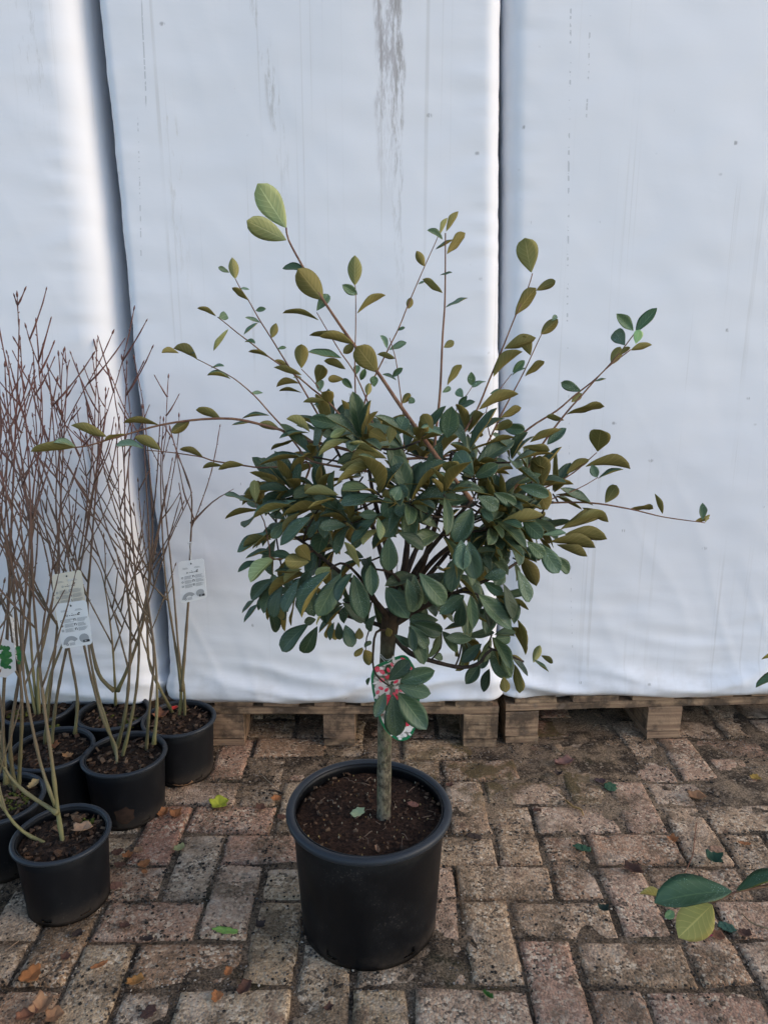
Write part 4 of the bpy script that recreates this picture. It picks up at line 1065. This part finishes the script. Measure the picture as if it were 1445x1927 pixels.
# ------------------------------------------------------------------ small black pots with bare shrubs
STEMZ = []
def shrub(px_c, rim, label, stems, seed, twign=5, h=.16, Rr=.102, top=560):
    cx, cy = px_c
    o = thing('potted_shrub', (cx, cy, 0), label, 'potted shrub', 'bare shrubs in small black pots')
    org = Vector((cx, cy, 0))
    random.seed(seed)
    pot(o, Rr, h, Rr * .84, M['pot2'], M['rim'], notches=(6, 20, 34, 41, 48), rimr=.005, seg=48, flange=.016)
    soil(o, Rr - .0125, h - .022, M['mulch'], .006, seed, .05)
    chips(o, Rr * .84, h - .020, 150, M['bark_chip'], seed + 1, 'mulch', .002, .008, .4, .009)
    random.seed(seed + 5)
    for pts in stems:
        n_ = len(pts)
        d0 = cy
        drift = U(-.05, .06)
        P = []
        for i, (x, y) in enumerate(pts):
            P.append(atd(x, y, d0 + drift * (i / (n_ - 1)) + U(-.008, .008)) - org)
        # foot in the soil of the pot
        r0 = U(.0046, .0060) if n_ > 3 else .0035
        foot = P[0]
        if foot.z < h + .03:
            # shift along the view so that the foot stands on the soil
            g_ = ground(pts[0][0], pts[0][1], h - .022) - org
            if Vector((g_.x, g_.y)).length < Rr * .85:
                P[0] = g_; P = [g_ + Vector((0, 0, -.025))] + P
        Q = spline(P, .02); m = len(Q)
        mbb = MB()
        rad = []
        for i in range(m):
            t = i / (m - 1); r = lerp(r0, r0 * .2, t ** .62)
            if i % 4 == 0: r *= 1.22
            rad.append(r)
        mbb.tube(Q, rad, 8)
        st = obj('stem', mbb.mesh('stem', [M['stem']]), o)
        if n_ <= 3: continue
        # twigs
        for tw in range(twign):
            f = U(.38, .98) if tw else 1.0
            i = min(m - 2, int(f * (m - 1)))
            b = Q[i]; td = (Q[i + 1] - Q[i]).normalized()
            side = random.choice((-1, 1))
            dirv = (td * .5 + Vector((side * U(.12, .75), U(-.35, .35), U(.55, 1.0)))).normalized() if tw else (td + Vector((U(-.1, .1), U(-.1, .1), .8))).normalized()
            zt = atd(100, top + U(0, 260) * (1 if tw else .6), cy).z
            L = min(U(.12, .42) if tw else U(.2, .5), max(.06, (zt - (b + org).z) / max(.35, dirv.z)))
            k = max(4, int(L / .022)); TP = [b]; d = dirv.copy()
            for s in range(k):
                d = (d + Vector((U(-.05, .05), U(-.05, .05), .045))).normalized(); TP.append(TP[-1] + d * L / k)
            mbt = MB(); r1 = min(rad[i] * .7, .0023)
            mbt.tube(TP, [lerp(r1, .0011, s / k) * (1.35 if s % 2 else 1) for s in range(k)] + [.0008], 6)
            def bud(p, dd_, sz):
                mbt.tube([p, p + dd_ * sz * .45, p + dd_ * sz], [sz * .13, sz * .19, sz * .04], 6)
            bud(TP[-1], d, U(.008, .013))
            for s in range(2, k, 2):
                bd = (d + d.orthogonal() * random.choice((-1, 1)) * .7).normalized(); bud(TP[s], bd, U(.004, .0065))
            for q in range(random.choice((0, 1, 1, 2))):
                s = random.randint(1, k - 1); bb = TP[s]; L2 = L * U(.25, .55)
                sd2 = (d + Vector((random.choice((-1, 1)) * U(.4, .9), U(-.4, .4), .1))).normalized()
                SP_ = [bb]; kk = max(3, int(L2 / .025))
                for _ in range(kk):
                    sd2 = (sd2 + Vector((U(-.05, .05), U(-.05, .05), .09))).normalized(); SP_.append(SP_[-1] + sd2 * L2 / kk)
                mbt.tube(SP_, [lerp(.0017, .0009, _ / kk) * (1.4 if _ % 2 else 1) for _ in range(kk + 1)], 5)
                bud(SP_[-1], sd2, U(.007, .011))
            obj('twig', mbt.mesh('twig', [M['stem']]), st)
    return o
shrub((-.667, 1.335), 0, 'bare shrub in the frontmost small black pot with curled tan leaf on its soil',
      [[(119, 1586), (110, 1530), (98, 1430), (84, 1330), (72, 1220), (63, 1110), (60, 1000), (66, 900), (85, 800)],
       [(114, 1545), (100, 1505), (78, 1440), (58, 1350), (45, 1270), (44, 1180), (52, 1080), (58, 960), (50, 800), (40, 680)],
       [(108, 1530), (85, 1515), (50, 1492), (18, 1460), (2, 1425), (-12, 1360), (-15, 1250)],
       [(88, 1588), (60, 1575), (28, 1550), (2, 1505), (-15, 1420), (-20, 1300)]], 51, 6, top=600, Rr=.098)
shrub((-.637, 1.632), 0, 'bare forked shrub in a small black pot with a brown mud patch',
      [[(220, 1440), (218, 1405), (196, 1358), (176, 1290), (160, 1220), (141, 1120), (128, 1040), (116, 950), (112, 850), (118, 760)],
       [(219, 1420), (206, 1375), (186, 1310), (170, 1235), (165, 1180), (150, 1090), (135, 990), (128, 900)],
       [(221, 1410), (235, 1350), (243, 1280), (246, 1180), (239, 1100), (236, 1000), (235, 900), (232, 845)],
       [(231, 1425), (244, 1370), (258, 1290), (262, 1200), (255, 1080), (246, 960), (242, 880), (250, 800)],
       [(276, 1412), (282, 1330), (290, 1250), (285, 1180), (270, 1090), (250, 1035), (216, 980), (188, 930), (150, 880)],
       [(290, 1400), (296, 1330), (293, 1240), (282, 1150), (275, 1090)]], 62, 5, top=585)
shrub((-.549, 1.802), 0, 'bare shrub in the small black pot against the pallet corner, white tag high',
      [[(338, 1350), (341, 1300), (331, 1220), (313, 1100), (305, 980), (303, 880), (306, 820)],
       [(348, 1350), (347, 1300), (337, 1230), (328, 1120), (318, 1020), (308, 920), (306, 870), (315, 800)],
       [(342, 1300), (350, 1200), (356, 1110), (358, 1040), (361, 980), (360, 925), (345, 880), (330, 850)],
       [(360, 985), (400, 945), (440, 920)],
       [(325, 1342), (310, 1312), (291, 1275), (280, 1240), (278, 1150), (282, 1040), (276, 920), (270, 800)]], 73, 3, top=690, Rr=.098)
shrub((-.735, 1.835), 0, 'bare shrub in a mossy small black pot behind the mud patched pot',
      [[(218, 1330), (217, 1290), (211, 1200), (196, 1095), (180, 1055), (160, 1030), (130, 1000)],
       [(216, 1300), (192, 1278), (178, 1240), (165, 1150), (172, 1040), (182, 920), (200, 780)],
       [(222, 1300), (248, 1240), (274, 1150), (287, 1020), (283, 900), (270, 760)]], 84, 5, top=640, Rr=.098)
shrub((-.825, 1.655), 0, 'bare shrub in a small black pot wedged between the mud patched pot and mossy pots',
      [[(142, 1380), (146, 1310), (130, 1220), (112, 1110), (90, 1010), (75, 930), (72, 840)],
       [(97, 1410), (108, 1310), (134, 1180), (150, 1080), (166, 990), (180, 900), (192, 790)],
       [(85, 1400), (95, 1300), (108, 1180), (112, 1050), (106, 930), (120, 780)]], 95, 6, top=565)
shrub((-.858, 1.452), 0, 'bare shrub in a mossy black pot behind the frontmost small pot',
      [[(12, 1475), (6, 1350), (14, 1200), (20, 1050), (26, 900), (34, 720), (37, 600)],
       [(36, 1485), (42, 1330), (32, 1200), (24, 1060), (12, 930), (20, 800)],
       [(30, 1490), (20, 1400), (34, 1290), (52, 1180), (62, 1060), (50, 930), (30, 780)],
       [(20, 1480), (-10, 1380), (-20, 1250), (-5, 1080), (8, 900)]], 106, 6, top=545, Rr=.1)
shrub((-.955, 1.865), 0, 'bare shrub in a mossy small black pot close to the rounded white load',
      [[(75, 1345), (73, 1260), (92, 1170), (107, 1080), (113, 980), (121, 820), (128, 690)],
       [(82, 1345), (96, 1270), (122, 1200), (140, 1100), (158, 1000), (170, 900), (180, 780)],
       [(68, 1345), (50, 1250), (30, 1150), (10, 1000), (25, 850)],
       [(72, 1340), (62, 1250), (56, 1120), (64, 980), (80, 840)]], 117, 5, top=600, Rr=.1)
shrub((-1.142, 1.80), 0, 'bare shrub in a black pot whose rim barely shows beside the mossy pot',
      [[(-60, 1370), (-55, 1250), (-30, 1100), (-10, 950), (5, 800)], [(-70, 1370), (-80, 1200), (-60, 1000)]], 128, 4, top=620, Rr=.1)
shrub((-.925, 1.19), 0, 'bare shrub in a small black pot beside the frontmost one, half out of view',
      [[(-90, 1640), (-80, 1500), (-60, 1300), (-40, 1150)], [(-100, 1640), (-120, 1500), (-130, 1300)]], 139, 3, top=800, Rr=.1)
shrub((-.795, 1.005), 0, 'bare shrub in a small black pot ahead of the frontmost one, half out of view',
      [[(-90, 1830), (-100, 1700), (-110, 1500), (-120, 1300)], [(-110, 1830), (-140, 1650), (-160, 1400)]], 150, 3, top=800, Rr=.1)

# moss cushions on the soil of the mossy pots
def moss(px_, py_, zz, r, n_, seed):
    random.seed(seed); mbx = MB(); c = ground(px_, py_, zz)
    for _ in range(n_):
        a = U(0, 6.28); q = r * math.sqrt(random.random())
        p = Vector((q * math.cos(a), q * math.sin(a), U(0, .004))); rr = U(.002, .005)
        mbx.add([p + Vector((v.x * rr * U(.8, 1.2), v.y * rr * U(.8, 1.2), v.z * rr * .7)) for v in IV], [list(f) for f in IF])
    return mbx, c
shrubs = [o for o in col.objects if o.name.startswith('potted_shrub')]
for i, (si, x, y, r, n_) in enumerate([(3, 245, 1362, .03, 90), (3, 200, 1350, .02, 40), (5, 25, 1510, .035, 110), (6, 35, 1345, .03, 80), (6, 100, 1372, .02, 40), (0, 165, 1548, .016, 40)]):
    mbx, c = moss(x, y, .14, r, n_, 500 + i)
    o = obj('moss', mbx.mesh('moss', [M['moss']]), shrubs[si], c - shrubs[si].location); o['kind'] = 'stuff'
# dried mud patch on the forked shrub's pot
s2 = shrubs[1]
mbx = MB(); random.seed(8)
cen = Vector((-.01, 0, .048)); vs = []
a0 = -1.35
for i in range(14):
    q = 2 * math.pi * i / 14; rr = .023 * U(.8, 1.15)
    ang = a0 + math.cos(q) * rr / .09; z = .043 + math.sin(q) * rr * 1.1
    rad = lerp(.102 * .84, .102 - .008, (z - .01) / .134) + .0012
    vs.append(Vector((rad * math.cos(ang), rad * math.sin(ang), z)))
rad = lerp(.102 * .84, .094, (.043 - .01) / .134) + .0028
vs.append(Vector((rad * math.cos(a0), rad * math.sin(a0), .043)))
mbx.add(vs, [[14, i, (i + 1) % 14] for i in range(14)])
obj('mud_patch', mbx.mesh('mud_patch', [mat_flat('mud', (.055, .032, .022), .95, .2, .8, (.03, .02, .015))]), s2)

# ------------------------------------------------------------------ care tags
def care_tag(corners, d, label, mat, up_to, ds=0.0, printed=True, yawd=0.0):
    TL, TR, BR, BL = [atd(x, y, d + (yawd if i in (1, 2) else 0)) for i, (x, y) in enumerate(corners)]
    c = (TL + TR + BR + BL) / 4
    o = thing('care_tag', c, label, 'plant tag', 'white care tags on the bare shrubs')
    def uv(u, v, lift=0.0): return TL.lerp(TR, u).lerp(BL.lerp(BR, u), v) - c + n_ * lift
    n_ = (TR - TL).cross(BL - TL).normalized()
    if n_.dot(CAM - c) < 0: n_ = -n_
    rr = .11; out = []
    asp = (TR - TL).length / (BL - TL).length
    for cu, cv, a0 in ((1 - rr, rr * asp, -90), (1 - rr, 1 - rr * asp, 0), (rr, 1 - rr * asp, 90), (rr, rr * asp, 180)):
        for k in range(6):
            a = R(a0 + 18 * k); out.append((cu + rr * math.cos(a), cv + rr * asp * math.sin(a)))
    P = [uv(u, v, -.0004) for u, v in out]
    s = (P[1] - P[0]).cross(P[6] - P[1])
    if s.dot(n_) < 0: P = P[::-1]
    obj('card', card('card', P, n_, .0007, [mat]), o)
    if printed:
        pr = {'ink': MB(), 'ink_light': MB(), 'ink_dark': MB()}
        def rect(m, u0, v0, u1, v1, l=.0009): pr[m].add([uv(u0, v0, l), uv(u1, v0, l), uv(u1, v1, l), uv(u0, v1, l)], [[0, 1, 2, 3]])
        def disc(m, u, v, r, sx=1, l=.0009, a0=0, a1=360, ri=0):
            N_ = 14
            if ri:
                q = []; 
                for k in range(N_ + 1):
                    a = R(a0 + (a1 - a0) * k / N_); q += [uv(u + r * sx * math.cos(a), v + r * asp * math.sin(a), l), uv(u + ri * sx * math.cos(a), v + ri * asp * math.sin(a), l)]
                pr[m].add(q, [[2 * k, 2 * k + 2, 2 * k + 3, 2 * k + 1] for k in range(N_)])
            else:
                pr[m].add([uv(u + r * sx * math.cos(R(a0 + (a1 - a0) * k / N_)), v + r * asp * math.sin(R(a0 + (a1 - a0) * k / N_)), l) for k in range(N_)], [list(range(N_))])
        disc('ink_dark', .5, .08, .03)
        for i, (u0, u1) in enumerate(((.16, .34), (.17, .38), (.62, .80), (.60, .84))): rect('ink', u0, .165 + .022 * (i % 2), u1, .172 + .022 * (i % 2))
        disc('ink', .33, .285, .035, ri=.018)
        for u in (.40, .46, .50, .54, .60, .70): rect('ink_dark', u, .283, u + .035, .297)
        rect('ink_dark', .66, .265, .70, .30); disc('ink_dark', .72, .255, .02, 1.6); disc('ink_dark', .5, .255, .012)
        for q, (u0, icon) in enumerate(((.10, 'ink'), (.52, 'ink_dark'))):
            for rI in range(3):
                v0 = .385 + rI * .105
                if q == 0: disc(icon, u0 + .03, v0 + .01, .04, ri=.022)
                else:
                    rect(icon, u0 + .0, v0 - .02, u0 + .022, v0 + .03); rect(icon, u0 + .022, v0 - .02, u0 + .07, v0 - .008); rect(icon, u0 + .06, v0, u0 + .08, v0 + .032)
                for l in range(5): rect('ink', u0 + .11, v0 - .022 + l * .017, u0 + .11 + U(.2, .33), v0 - .016 + l * .017)
        disc('ink_light', .33, .92, .26, 1.0, .0007, 180, 330, .12)
        disc('ink_light', .76, .83, .15, 1.05, .0007); rect('ink_dark', .72, .87, .93, .925, .0010); rect('ink_light', .77, .88, .83, .91, .0014)
        disc('ink', .20, .925, .04, ri=.022)
        for l in range(4): rect('ink', .27, .895 + l * .016, .45, .901 + l * .016)
        for k, b in pr.items(): obj('printing', b.mesh('printing', [M[k]], False), o)['kind'] = 'stuff'
    top = uv(.5, .06, .001)
    hook = atd(up_to[0], up_to[1], d + ds) - c
    mbx = MB()
    mbx.tube(spline([top, top.lerp(hook, .5) + Vector((.002, -.003, 0)), hook], .006), .0006, 5)
    mbx.tube(spline([top, top.lerp(hook, .6) + Vector((-.003, .002, 0)), hook + Vector((-.006, .004, .004))], .006), .0006, 5)
    mbx.tube(spline([hook + Vector((-.006, -.004, 0)), hook + Vector((0, -.008, .003)), hook + Vector((.007, 0, .002)), hook + Vector((0, .006, .001)), hook + Vector((-.006, -.003, .0))], .004), .0007, 5)
    obj('string', mbx.mesh('string', [M['string']]), o)
    return o
random.seed(2)
care_tag([(103, 1137), (163, 1129), (175, 1212), (118, 1221)], 1.50, 'white printed care tag hanging in front of the cream tag among the stems', M['tag'], (134, 1092), .03)
care_tag([(98, 1082), (153, 1072), (165, 1160), (106, 1170)], 1.60, 'cream printed care tag partly hidden behind stems and a white tag', M['tag_cream'], (133, 1050), .02)
care_tag([(335, 1058), (384, 1051), (390, 1125), (341, 1136)], 1.74, 'white printed care tag hanging alone below a white knot over the pallet corner pot', M['tag'], (359, 1022), .03)
care_tag([(16, 1158), (33, 1166), (41, 1252), (25, 1236)], 1.47, 'white care tag turned edge-on beside the green picture label', M['tag'], (16, 1115), .02, True, .06)
# small picture label at the edge of the view
TLp = [atd(x, y, 1.41) for x, y in ((-40, 1185), (6, 1200), (28, 1212), (31, 1262), (12, 1275), (-40, 1268))]
c = sum(TLp, Vector()) / 6; nn = Vector((0, -1, .1)).normalized()
o = thing('plant_label', c, 'green and white leaf picture label beside the edge-on white tag', 'label')
P = [p - c for p in TLp]
if (P[1] - P[0]).cross(P[2] - P[1]).dot(nn) < 0: P = P[::-1]
obj('card', card('card', P, nn, .0008, [M['white_print']]), o)
mbx = MB(); random.seed(12)
for _ in range(26):
    q = Vector((U(.0, .045), 0, U(-.028, .02))); rr = U(.004, .008)
    pts_ = [q + nn * U(.0007, .0014) + Vector((rr * math.cos(a) * U(.7, 1.1), 0, rr * math.sin(a) * U(.7, 1.1))) for a in [k * .785 for k in range(8)]]
    mbx.add(pts_, [list(range(8))])
obj('printed_leaves', mbx.mesh('printed_leaves', [mat_flat('leaf_print', (.02, .13, .045), .4, .4, .8, (.08, .22, .06))], False), o)
mbx = MB(); mbx.tube([P[1] + Vector((-.01, 0, 0)), P[1] + Vector((-.008, .01, .05)), P[1] + Vector((-.012, .02, .09))], .0006, 5)
obj('string', mbx.mesh('string', [M['string']]), o)

# ------------------------------------------------------------------ second plant beside the camera, one shoot reaching into view
N2 = Vector((.79, .80, 0))
nb = thing('potted_shrub', N2, 'evergreen shrub reaching one leafy shoot with a yellow-green leaf over the bare paving', 'potted shrub')
pot(nb, .15, .25, .12, M['pot'], M['rim'], notches=(10, 30, 50), rimr=.008, seg=64)
soil(nb, .131, .225, M['peat'], .0045, 13, .06)
s0 = [N2 + Vector((0, 0, .2)), N2 + Vector((.0, .0, .30)), Vector((.74, .80, .42))]
tip = [atd(*zp('r', x, y), .775) for x, y in ((1010, 1345), (875, 1382), (760, 1405), (690, 1420), (560, 1482))]
limb([p - N2 for p in s0 + tip], .005, .0014, M['shoot'], nb, 'stem', 7)
for bx, by, tx, ty, w, sd_, br, dz in ((670, 1415, 260, 1480, 150, 'g', 1.15, 0), (560, 1490, 380, 1670, 185, 'o', 3.0, .0), (290, 1445, 165, 1430, 40, 'o', 2.6, .02), (350, 1530, 300, 1562, 45, 'g', 2.2, .02), (690, 1420, 990, 1340, 60, 'g', 1.1, 0)):
    B = atd(*zp('r', bx, by), .775 + dz); T = atd(*zp('r', tx, ty), .765 + dz)
    place_leaf(nb, N2, B, T, w / 2.966 * (B - CAM).dot(Vector((0, CP, -SP))) / F, sd_, (br * (.98 if sd_ == 'o' else .75), br, br * (1 if sd_ == 'o' else .75)), 0)
limb([p - N2 for p in (s0[1], Vector((.80, .84, .55)), atd(1480, 1290, .95), atd(1462, 1262, .96))], .005, .0015, M['shoot'], nb, 'stem', 7)
for b, t, w, sd_ in (((1475, 1262), (1424, 1292), 14, 'g'), ((1472, 1235), (1434, 1241), 8, 'o'), ((1500, 1300), (1452, 1330), 16, 'g'), ((1480, 1240), (1500, 1170), 30, 'o')):
    B = atd(*b, .955); T = atd(*t, .95)
    place_leaf(nb, N2, B, T, w * .95 / F, sd_, (1.6, 1.7, 1.2))
random.seed(66)
for i in range(26):                                   # the rest of its leaves, beyond the frame
    B = N2 + Vector((U(.0, .22), U(-.12, .12), U(.42, .85)))
    T = B + Vector((U(-.04, .07), U(-.06, .06), U(-.04, .05)))
    place_leaf(nb, N2, B, T, .03, random.choice('go'))
for i in range(5):
    limb([N2 * 0 + Vector((0, 0, .25)), Vector((U(.02, .1), U(-.06, .06), .5)), Vector((U(.05, .2), U(-.1, .1), U(.65, .85)))], .005, .0015, M['shoot'], nb, 'stem', 6)

# ------------------------------------------------------------------ fallen leaves and twigs on the paving
def dry_mesh(k, lobes, curl):
    random.seed(700 + k)
    nr, ns = 5, 28; vs = []; fs = []
    for L in (0, 1):
        for i in range(nr + 1):
            for s in range(ns):
                a = 2 * math.pi * s / ns; r = i / nr
                e = (1 + .16 * math.sin(lobes * a + k) + .10 * math.sin(7 * a + 2 * k) + .14 * noise.noise(Vector((math.cos(a) * 3, math.sin(a) * 3, k * 7)))) * r * .5
                x = e * math.cos(a); y = e * math.sin(a) * .62
                z = curl * (abs(y) * 1.1 + x * x * .8) + .06 * noise.noise(Vector((x * 5, y * 5, k))) + .04 * noise.noise(Vector((x * 14, y * 14, k)))
                vs.append((x, y, z - (.012 if L else 0)))
    off = (nr + 1) * ns
    for i in range(nr):
        for s in range(ns):
            a = i * ns + s; b = i * ns + (s + 1) % ns
            fs.append([a, a + ns, b + ns, b]); fs.append([off + a, off + b, off + b + ns, off + a + ns])
    a = nr * ns
    for s in range(ns): fs.append([a + s, off + a + s, off + a + (s + 1) % ns, a + (s + 1) % ns])
    return mesh('fallen_leaf', vs, fs, [M['dry']])
DRY = [dry_mesh(0, 3, .5), dry_mesh(1, 2, .9), dry_mesh(2, 5, .7), dry_mesh(3, 2, .15), dry_mesh(4, 4, 1.2), dry_mesh(5, 2, .1)]
OR = (.40, .155, .055); TN = (.42, .235, .12); BR = (.11, .05, .032); DK = (.04, .027, .022); YL = (.42, .44, .04); GR = (.03, .10, .05); BG = (.24, .40, .06)
def fallen(x, y, w, hgt, ang, colr, var, label, group=None, zz=None, cat='fallen leaf'):
    base = .004 if zz is None else zz
    p = ground(x, y, base)
    s = (p - CAM).dot(Vector((0, CP, -SP))) / F
    o = obj('fallen_leaf', DRY[var], None, p + Vector((0, 0, .0015)))
    L = w * s * (.88 if w > 20 else 1)
    asp = max(.4, min(1.6, hgt * s / .62 / max(.001, L) * 1.5))
    o.scale = (L, L * asp, L * .9)
    o.rotation_euler = (U(-.12, .12), U(-.12, .12), R(ang))
    o.color = (*colr, 1)
    return tag(o, label, cat, group)
random.seed(90)
G1 = 'dry orange leaves lying on the paving'; LO = ''
G2 = 'dark brown leaf scraps on the paving'; LB = 'small dark brown leaf scrap lying on the paving'
for x, y, w, h, a, lb in ((307, 1533, 26, 14, 70, 'narrow orange leaf on edge against the mud patched pot'), (331, 1537, 27, 15, 5, 'crumpled orange leaf lying just beside the mud patched pot'),
        (520, 1505, 18, 12, 50, 'small bright orange leaf below the black bark stick'), (240, 1612, 22, 18, -40, 'folded orange leaf touching a small tan leaf by the frontmost small pot'),
        (272, 1628, 24, 14, 25, 'curled orange leaf with a tiny orange scrap below it'), (272, 1641, 12, 10, 0, 'tiny orange leaf scrap under a curled orange leaf'),
        (430, 1832, 18, 14, 70, 'small rust leaf on a joint between the golden and the dark pointed leaf'), (408, 1877, 26, 14, 100, 'twisted rust leaf beside the dark pointed leaf'),
        (1265, 1583, 22, 14, 110, 'small orange leaf beside the thin red twig'), (188, 1820, 32, 9, 30, 'narrow golden brown leaf between the folded orange and golden leaves'),
        (1400, 1590, 22, 8, -20, 'thin orange leaf sliver beyond the flat tan leaf')):
    fallen(x, y, w, h, a, OR, random.randrange(5), lb, G1)
for x, y, w, h, a in ((222, 1606, 22, 12, 20), (147, 1759, 22, 16, 60), (124, 1803, 18, 12, 30), (490, 1522, 20, 12, 0), (530, 1538, 16, 14, 30), (235, 1745, 24, 10, 10), (1049, 1459, 16, 14, 60), (275, 1772, 28, 9, 0), (225, 1630, 22, 10, 0), (1400, 1760, 24, 14, -30), (845, 1480, 14, 8, 0), (1010, 1525, 16, 8, 0), (620, 1900, 18, 10, 40)):
    fallen(x, y, w, h, a, BR if random.random() < .6 else DK, random.randrange(5), LB, G2)
fallen(490, 1745, 22, 14, -10, DK, 4, 'crumpled dark leaf next to the narrow fresh green leaf')
fallen(460, 1865, 36, 18, 60, BR, 1, 'dark brown pointed leaf between rust leaves and the big pot')
fallen(1129, 1472, 22, 16, 0, (.05, .03, .035), 0, 'dark purple leaf touching the oval dark green leaf')
fallen(892, 1575, 30, 10, 0, DK, 3, 'flat blackish leaf close to the big pot rim')
fallen(1190, 1640, 44, 16, -40, BR, 2, 'long rotten brown leaf clump on pinkish pavers')
fallen(345, 1478, 40, 20, 10, TN, 2, 'large crumpled tan leaf at the foot of the pallet corner pot')
fallen(260, 1603, 22, 16, 0, TN, 2, 'small tan leaf next to curled orange leaves beside the frontmost small pot')
fallen(413, 1515, 38, 34, 35, YL, 2, 'bright yellow-green fallen leaf on the paving')
fallen(338, 1599, 22, 16, 10, (.42, .38, .16), 1, 'pale yellow fallen leaf on a portrait paver')
fallen(218, 1668, 28, 24, 20, (.40, .19, .12), 3, 'pinkish tan fallen leaf touching the frontmost small pot')
fallen(425, 1753, 52, 12, 0, (.28, .46, .10), 3, 'narrow fresh green leaf lying on the paving')
fallen(60, 1837, 42, 40, 50, (.42, .16, .05), 0, 'large folded orange leaf ahead of the frontmost small pot')
fallen(255, 1851, 34, 16, 10, (.42, .19, .05), 1, 'golden orange leaf lying flat on a paver joint')
fallen(280, 1906, 32, 26, -20, (.07, .035, .027), 5, 'round dark brown leaf stuck flat on a paver')
fallen(80, 1898, 44, 26, 65, (.42, .22, .11), 4, 'crumpled tan leaf upright in a leaf heap')
fallen(103, 1915, 38, 30, 20, (.38, .19, .09), 2, 'broad tan leaf at the base of a leaf heap')
fallen(50, 1915, 40, 20, 30, (.26, .11, .06), 1, 'brown leaf on the edge of a leaf heap')
fallen(1060, 1440, 40, 18, 15, (.24, .12, .095), 1, 'pinkish brown dry leaf on the mossy paving by the pallets')
fallen(1148, 1482, 32, 14, 0, GR, 5, 'oval dark green leaf on the mossy paving')
fallen(1095, 1597, 36, 13, -20, GR, 3, 'narrow dark green leaf on pinkish pavers')
fallen(1342, 1622, 36, 20, -30, (.02, .075, .04), 4, 'twisted dark green leaf beside a thin red twig')
fallen(1347, 1599, 24, 16, 10, (.40, .22, .13), 3, 'flat tan leaf beside a twisted dark green leaf')
fallen(1310, 1502, 36, 18, -10, (.34, .17, .08), 2, 'ragged tan leaf on pale grey pavers')
fallen(1420, 1465, 22, 18, 30, (.36, .22, .04), 0, 'yellow brown leaf on an ochre paver')
fallen(1135, 1714, 24, 11, -20, (.016, .04, .028), 4, 'very dark green leaf scrap on a pink paver')
fallen(1366, 1746, 32, 18, 0, (.03, .10, .065), 3, 'rounded blue-green leaf below the leafy shoot')
fallen(1350, 1764, 26, 18, -25, (.22, .09, .045), 2, 'rust brown leaf next to the rounded blue-green leaf')
fallen(1330, 1762, 16, 12, 0, (.55, .06, .13), 4, 'tiny crumpled pink petal below the leafy shoot', cat='petal')
fallen(918, 1876, 26, 7, -50, (.08, .20, .03), 1, 'thin grass-green blade on a paver', cat='blade')
# leaves on pot soil
fallen(673, 1530, 30, 16, 75, (.42, .48, .26), 3, 'pale green oval leaf on the peat of the big pot', zz=.2445)
fallen(777, 1515, 26, 10, -25, (.24, .10, .07), 3, 'reddish brown leaf on the peat of the big pot', zz=.2445)
fallen(710, 1601, 18, 6, 100, (.3, .17, .10), 1, 'small tan sliver on the peat of the big pot', zz=.244)
fallen(156, 1563, 42, 20, 10, (.45, .27, .16), 2, 'curled tan leaf on the soil of the frontmost small pot', zz=.150)
fallen(43, 1455, 22, 16, 0, (.40, .19, .07), 0, 'orange leaf on the soil of the mossy pot behind the frontmost one', zz=.150)
fallen(64, 1480, 26, 12, 70, (.42, .30, .14), 1, 'pale folded leaf at the rim of the mossy pot behind the frontmost one', zz=.150)
fallen(103, 1408, 24, 18, -60, (.36, .14, .06), 4, 'orange leaf on the soil of the wedged small pot', zz=.150)
fallen(128, 1425, 18, 12, -40, (.40, .20, .08), 1, 'small tan leaf on the soil of the wedged small pot', zz=.150)
fallen(303, 1350, 30, 26, 60, (.26, .10, .05), 4, 'russet leaf on the soil of the pallet corner pot', zz=.150)
fallen(329, 1334, 12, 16, 80, (.62, .03, .025), 2, 'bright red scrap on the soil of the pallet corner pot', zz=.155)
random.seed(4)
def twig(pts, r, colr, label):
    P = spline([ground(x, y, .0055) for x, y in pts], .006)
    c = P[0].copy(); mbx = MB()
    mbx.tube([p - c + Vector((0, 0, U(0, .0015))) for p in P], [r * U(.85, 1.2) for _ in P], 6)
    o = obj('fallen_twig', mbx.mesh('fallen_twig', [M['dry']]), None, c); o.color = (*colr, 1)
    return tag(o, label, 'twig')
twig([(1310, 1548), (1306, 1580), (1302, 1610), (1286, 1648)], .0010, (.2, .085, .05), 'thin red-brown twig crossing the pale pavers')
twig([(1064, 1506), (1078, 1518), (1092, 1524), (1097, 1534)], .0022, (.36, .22, .08), 'short forked tan twig on the paving')
twig([(1045, 1402), (1050, 1412), (1068, 1425)], .0009, (.36, .28, .17), 'fine pale straw by the pallet block')
twig([(488, 1455), (505, 1470), (528, 1490)], .0009, (.34, .28, .2), 'fine pale straw beside the big pot')
twig([(1395, 1720), (1415, 1738), (1450, 1750)], .0013, (.24, .18, .10), 'brown stalk on the grey paver below the leafy shoot')
twig([(350, 1800), (370, 1803)], .0008, (.4, .33, .24), 'tiny pale straw on a speckled paver')
twig([(10, 1790), (36, 1772)], .0009, (.3, .2, .13), 'pale straw below the frontmost small pot')
twig([(506, 1488), (520, 1489), (534, 1494)], .0026, (.03, .025, .02), 'short black bark stick on the paving')
